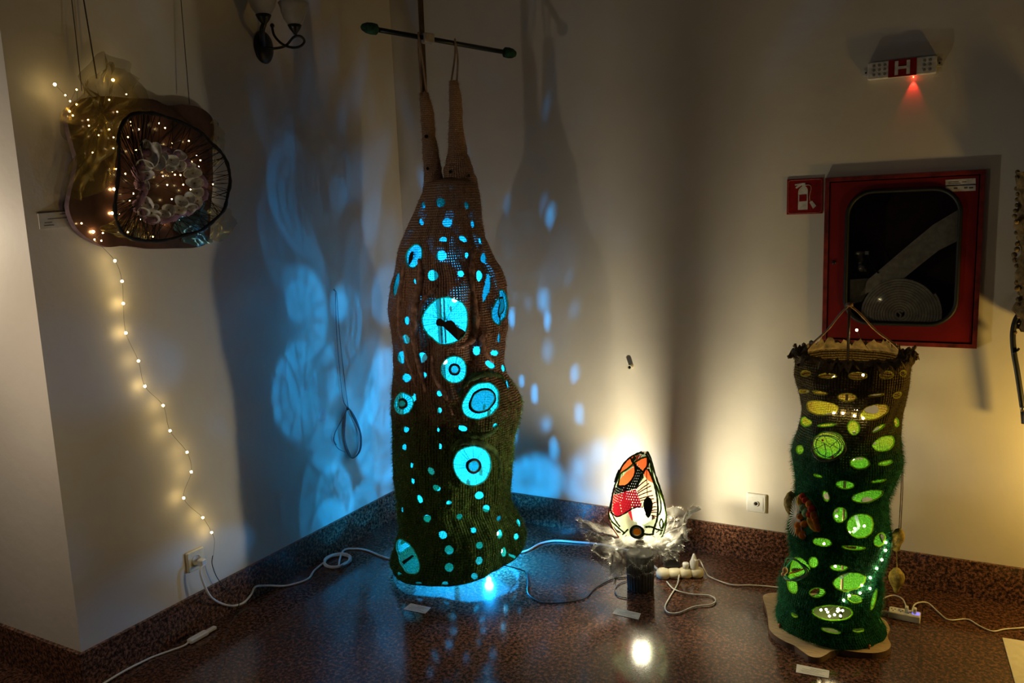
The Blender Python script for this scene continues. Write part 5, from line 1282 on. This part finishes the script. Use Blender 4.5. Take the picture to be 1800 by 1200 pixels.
# door with a rounded opening
def rrect(x0, x1, z0, z1, r, n=8):
    out_ = []
    for cx, cz, a0 in ((x1-r, z1-r, 0), (x0+r, z1-r, 90), (x0+r, z0+r, 180), (x1-r, z0+r, 270)):
        for k in range(n+1):
            a = math.radians(a0+90*k/n); out_.append((cx+r*math.cos(a), cz+r*math.sin(a)))
    return out_
wa, wb = wr(1491, 338), wr(1679, 571)
WX0, WX1, WZ0, WZ1 = wa[0], wb[0], wb[2], wa[2]
inner = rrect(WX0, WX1, WZ0, WZ1, .095); n = len(inner)
DX0, DX1, DZ0, DZ1 = CX0+.019, CX1-.019, CZ0+.019, CZ1-.019
outer = []
for (x, z) in inner:                           # door edge point for every point of the opening
    cx, cz = (DX0+DX1)/2, (DZ0+DZ1)/2; k = n
    outer.append(None)
m4 = n//4
cor = [(DX1, DZ1), (DX0, DZ1), (DX0, DZ0), (DX1, DZ0)]
mb = MB(); yf = -.011
for q in range(4):
    arc = inner[q*m4:(q+1)*m4]; nx = inner[((q+1)*m4) % n]
    o = len(mb.v); mb.v += [(cor[q][0], yf, cor[q][1])]+[(x, yf, z) for x, z in arc]
    mb.f += [(o, o+1+i, o+2+i) for i in range(len(arc)-1)]
    o = len(mb.v); c2_ = cor[(q+1) % 4]; mb.v += [(cor[q][0], yf, cor[q][1]), (arc[-1][0], yf, arc[-1][1]), (nx[0], yf, nx[1]), (c2_[0], yf, c2_[1])]
    mb.f += [(o, o+1, o+2, o+3)]
mb.v += [(x, .004, z) for x, z in inner]; 
o = len(mb.v); mb.v += [(x, yf, z) for x, z in inner]; mb.f += [(o+i, o+(i+1) % n, o-n+(i+1) % n, o-n+i) for i in range(n)]
dr = mb.build('door', 'cab_red', FCB)
for lo, hi in (((DX0, -.011, DZ0), (DX0+.001, .002, DZ1)), ((DX1-.001, -.011, DZ0), (DX1, .002, DZ1)), ((DX0, -.011, DZ0), (DX1, .002, DZ0+.001)), ((DX0, -.011, DZ1-.001), (DX1, .002, DZ1))): MB().box(lo, hi).build('door_edge', 'cab_frame', dr)
MB().tube([(x, -.011, z) for x, z in inner], .0085, 8, closed=True).build('gasket', 'gasket', dr, True)
mb = MB().add([(x, -.004, z) for x, z in inner], [tuple(range(n))]); mb.build('window_pane', 'pane_glass', dr)
lk = wr(1466, 461, -.011); MB().lathe([(.008, 0), (.008, .004), (.005, .005)], lk, 16, (0, -1, 0)).build('lock', 'black_plastic', dr, True)
st = [wr(1662, 316, -.0118), wr(1715, 313, -.0118), wr(1715, 335, -.0118), wr(1662, 337, -.0118)]
so = MB().prism(st, (0, .0008, 0)).build('sticker', 'sign_white', dr)
f_ = lambda u, v: (st[0]*(1-u)+st[1]*u)*(1-v)+(st[3]*(1-u)+st[2]*u)*v+np.array([0, -.0004, 0])
for (u0, u1, v0, v1, m_) in ((0, 1, .46, .56, 'sticker_blue'), (.1, .45, .18, .24, 'ink'), (.55, .7, .22, .28, 'ink'), (.1, .5, .32, .37, 'ink'), (.28, .4, .68, .80, 'ink'), (.62, .74, .66, .8, 'ink'), (.78, .92, .68, .82, 'ink')):
    MB().add([f_(u0, v0), f_(u1, v0), f_(u1, v1), f_(u0, v1)], [(0, 1, 2, 3)]).build('print_mark', m_, so)
# rolled hose
HR = thing('rolled_fire_hose', 'cream flat fire hose rolled in a spiral behind the cabinet glass', 'hose', (2.40, .07, CZ0+.02))
hc = wr(1582, 551, .05)
def strip(pts, y0, y1, th, name, parent):
    """a flat band standing edge-on: path in x-z, width from y0 to y1"""
    P = [np.array(p, float) for p in pts]; V = []
    for i, p in enumerate(P):
        t = P[min(i+1, len(P)-1)]-P[max(i-1, 0)]; t /= np.linalg.norm(t)+1e-9; nn = np.array([-t[1], t[0]])
        a, b_ = p+nn*th/2, p-nn*th/2
        V += [(a[0], y0, a[1]), (b_[0], y0, b_[1]), (b_[0], y1, b_[1]), (a[0], y1, a[1])]
    F = []
    for i in range(len(P)-1):
        for k in range(4): F.append((i*4+k, i*4+(k+1) % 4, i*4+4+(k+1) % 4, i*4+4+k))
    F += [(0, 3, 2, 1), tuple(len(V)-4+k for k in range(4))]
    return MB().add(V, F).build(name, 'hose', parent, False)
sp_ = []
turns = 13; rmax = .150
for i in range(turns*36+1):
    a = 2*PI*i/36; r_ = .013+(rmax-.013)*i/(turns*36); sp_.append((hc[0]+r_*math.cos(a+.6)*.97, hc[2]+r_*math.sin(a+.6)*.97))
zfl = CZ0+i_+.006
sp_ = [(x, max(z, zfl)) for x, z in sp_]
strip(sp_, .035, .095, .0088, 'hose_roll', HR)
strip([(hc[0]-.012, hc[2]+.016), (hc[0]-.004, hc[2]+.006), (hc[0]+.004, hc[2]-.004), (hc[0]+.0, hc[2]-.016)], .036, .095, .006, 'hose_core', HR)
# the loose end: a broad flat band rising to the right
bpts = [(1525,492,1512,520),(1560,462,1590,488),(1600,428,1622,462),(1640,395,1650,440),(1690,365,1690,420)]
V = []
for x0, y0, x1, y1 in bpts: V += [wr(x0, y0, .06), wr(x1, y1, .06)]
nb_ = len(bpts); V2 = [v_+np.array([0, .006, 0]) for v_ in V]
F = []
for i in range(nb_-1): F += [(2*i, 2*i+1, 2*i+3, 2*i+2), (2*nb_+2*i, 2*nb_+2*i+2, 2*nb_+2*i+3, 2*nb_+2*i+1), (2*i, 2*i+2, 2*nb_+2*i+2, 2*nb_+2*i), (2*i+1, 2*nb_+2*i+1, 2*nb_+2*i+3, 2*i+3)]
MB().add(V+V2, F).build('hose_band', 'hose', HR)
V = [wr(1494, 491, .10), wr(1540, 488, .10), wr(1515, 530, .10), wr(1494, 535, .10)]
MB().prism(V, (0, .005, 0)).build('hose_band', 'hose', HR)
NZ = thing('hose_coupling', 'dull metal hose coupling behind the left of the cabinet glass', 'coupling', tuple(wr(1513, 450, .07)))
c_ = wr(1514, 478, .075); axn = wr(1506, 430, .075)-c_
lg = np.linalg.norm(axn)
MB().lathe([(.030, 0), (.024, .3*lg), (.018, .36*lg), (.027, .38*lg), (.027, .62*lg), (.032, .64*lg), (.032, .8*lg), (.024, .82*lg), (.024, lg)], c_, 24, axn).build('coupling_body', 'steel', NZ, True)
MB().obox(wr(1524, 444, .05), (.008, 0, 0), (0, 0, .008), (0, .008, 0), .001).build('lug', 'steel', NZ)
MB().tube(spline([wr(1524, 446, .055), wr(1536, 470, .055), wr(1544, 480, .055)], 5), .003, 6).build('hose_clip', 'black_plastic', NZ, True)

# ------------------------------------------------------------------ signs
HX0, HX1, HZ0, HZ1 = 2.252, 2.487, 2.031, 2.095
HG = thing('hydrant_sign', 'grey sign box with a white letter H on red and a red LED below', 'sign', ((HX0+HX1)/2, 0, HZ0))
MB().obox(((HX0+HX1)/2, -.011, (HZ0+HZ1)/2), ((HX1-HX0)/2, 0, 0), (0, 0, (HZ1-HZ0)/2), (0, -.011, 0), .003).build('housing', 'sign_white', HG)
rx0, rx1 = HX0+.072, HX0+.168
MB().box((rx0, -.0232, HZ0+.0005), (rx1, -.0222, HZ1-.0005)).build('red_field', 'sign_red', HG)
lx0, lx1, lz0, lz1 = rx0+.022, rx1-.022, HZ0+.007, HZ1-.006
MB().box((lx0, -.0242, lz0), (lx0+.012, -.0233, lz1)).box((lx1-.012, -.0242, lz0), (lx1, -.0233, lz1)).box((lx0+.012, -.0242, (lz0+lz1)/2-.005), (lx1-.012, -.0233, (lz0+lz1)/2+.005)).build('letter_h', 'sign_white', HG)
for x in (HX0+.022, HX0+.041, HX0+.060, HX1-.022, HX1-.041):
    for z in (.015, .032, .048): MB().lathe([(.0052, 0), (.0050, .0012), (.003, .0016)], (x, -.022, HZ0+z), 12, (0, -1, 0)).build('dimple', 'dimple', HG)
for x, z in ((HX0-.008, HZ0+.030), (HX1+.008, HZ0+.036)):
    eo = MB().box((x-.009, -.003, z-.010), (x+.009, 0, z+.010)).build('mounting_ear', 'sign_white', HG)
    MB().lathe([(.0035, 0), (.003, .003)], (x, -.003, z), 10, (0, -1, 0)).build('screw', 'hole_dark', eo)
lp = np.array([rx1-.010, -.012, HZ0-.003])
MB().lathe([(.0025, .0), (.0025, .003), (.001, .005)], lp, 10, (0, 0, -1)).build('red_led', 'led_red', HG)
sl = bpy.data.lights.new('red_led_light', 'SPOT'); sl.energy = 0.30; sl.color = (1, .035, .02); sl.spot_size = math.radians(62); sl.spot_blend = .7; sl.shadow_soft_size = .003
so_ = bpy.data.objects.new('red_led_light', sl); COL.objects.link(so_); so_.parent = HG; so_.location = Vector(lp+np.array([0, 0, -.007]))-Vector(ORIG[HG.name])
so_.rotation_euler = (math.radians(14), 0, 0)
EX = thing('extinguisher_sign', 'red square sign with a white fire extinguisher pictogram', 'sign', (2.028, 0, 1.53))
ca, cb_ = wr(1384, 315.5), wr(1446, 375)
ex0, ex1, ez0, ez1 = ca[0], cb_[0], cb_[2], ca[2]
MB().box((ex0, -.004, ez0), (ex1, 0, ez1)).build('plate', 'sign_red', EX)
W_, H_ = ex1-ex0, ez1-ez0
def epoly(pts, name, m_, y=-.0042):
    P = [(ex0+(X-188)/830*W_, y, ez1-(Y-200)/805*H_) for X, Y in pts]
    MB().prism(P, (0, -.0005, 0)).build(name, m_, EX)
epoly([(452,905),(452,480),(465,440),(500,400),(540,372),(540,345),(410,418),(382,395),(440,345),(375,350),(370,318),(560,296),(615,296),(615,370),(645,400),(668,440),(675,480),(675,905)], 'extinguisher_body', 'sign_white')
epoly([(480,568),(650,560),(650,710),(480,716)], 'extinguisher_label', 'sign_red', -.0050)
epoly([(715,745),(775,708),(872,828),(800,890)], 'extinguisher_nozzle', 'sign_white')
hp_ = spline([(ex0+(X-188)/830*W_, -.0046, ez1-(Y-200)/805*H_) for X, Y in ((612,350),(680,345),(735,370),(750,430),(735,510),(718,600),(722,680),(745,730))], 5)
MB().tube(hp_, .0026, 6, flat=.3).build('extinguisher_hose', 'sign_white', EX)
bord = rrect(ex0+.005, ex1-.005, ez0+.005, ez1-.005, .008, 4)
MB().tube([(x, -.0043, z) for x, z in bord], .0009, 4, closed=True).build('border_line', 'sign_line', EX)

# ------------------------------------------------------------------ hanging piece cut by the right edge
RW = thing('edge_hanging', 'brown knitted hanging with a black hose at the right picture edge', 'artwork', tuple(wr(1800, 560, -.06)))
g = np.random.default_rng(31)
ys = np.linspace(300, 585, 30); V = []; n = 14
for i, y in enumerate(ys):
    c_ = wr(1829, y, -.07); r_ = .072+.006*math.sin(i*.8)+.004*g.normal()
    if i > 26: r_ *= .92
    for k in range(n):
        a = 2*PI*k/n; V.append(c_+np.array([r_*math.cos(a), .45*r_*math.sin(a), 0])+.003*g.normal(size=3))
F = [(i*n+k, i*n+(k+1) % n, (i+1)*n+(k+1) % n, (i+1)*n+k) for i in range(len(ys)-1) for k in range(n)]
MB().add(V, F+[tuple(range(n)), tuple(reversed(range((len(ys)-1)*n, len(ys)*n)))]).build('knitted_body', 'crochet_dark', RW, True)
for i in range(0, 30):
    y = ys[i]; MB().ball(wr(1829, y, -.07)+np.array([-.070+.004*g.normal(), .01*g.normal(), 0]), .008*(1+.3*g.random()), 7, 5).build('yarn_knot', 'crochet_dark', RW, True)
r6 = crop(1740, 300, 2.5)
k6 = lambda X, Y, o=-.07: wr(*r6(X, Y), o)
MB().tube(spline([k6(135, 620), k6(112, 660), k6(101, 720), k6(106, 800), k6(120, 880), k6(138, 1000), k6(143, 1035)], 8), [.010]*49, 10).build('black_hose', 'black_plastic', RW, True)
MB().tube([k6(112, 790), k6(118, 795)], .016, 10).build('hose_clip', 'black_plastic', RW, True)
MB().tube([k6(142, 1030), k6(146, 1056)], .0095, 12).build('steel_ferrule', 'steel', RW, True)
MB().tube([k6(146, 1056), k6(150, 1110)], .009, 12).build('blue_tip', 'sticker_blue', RW, True)
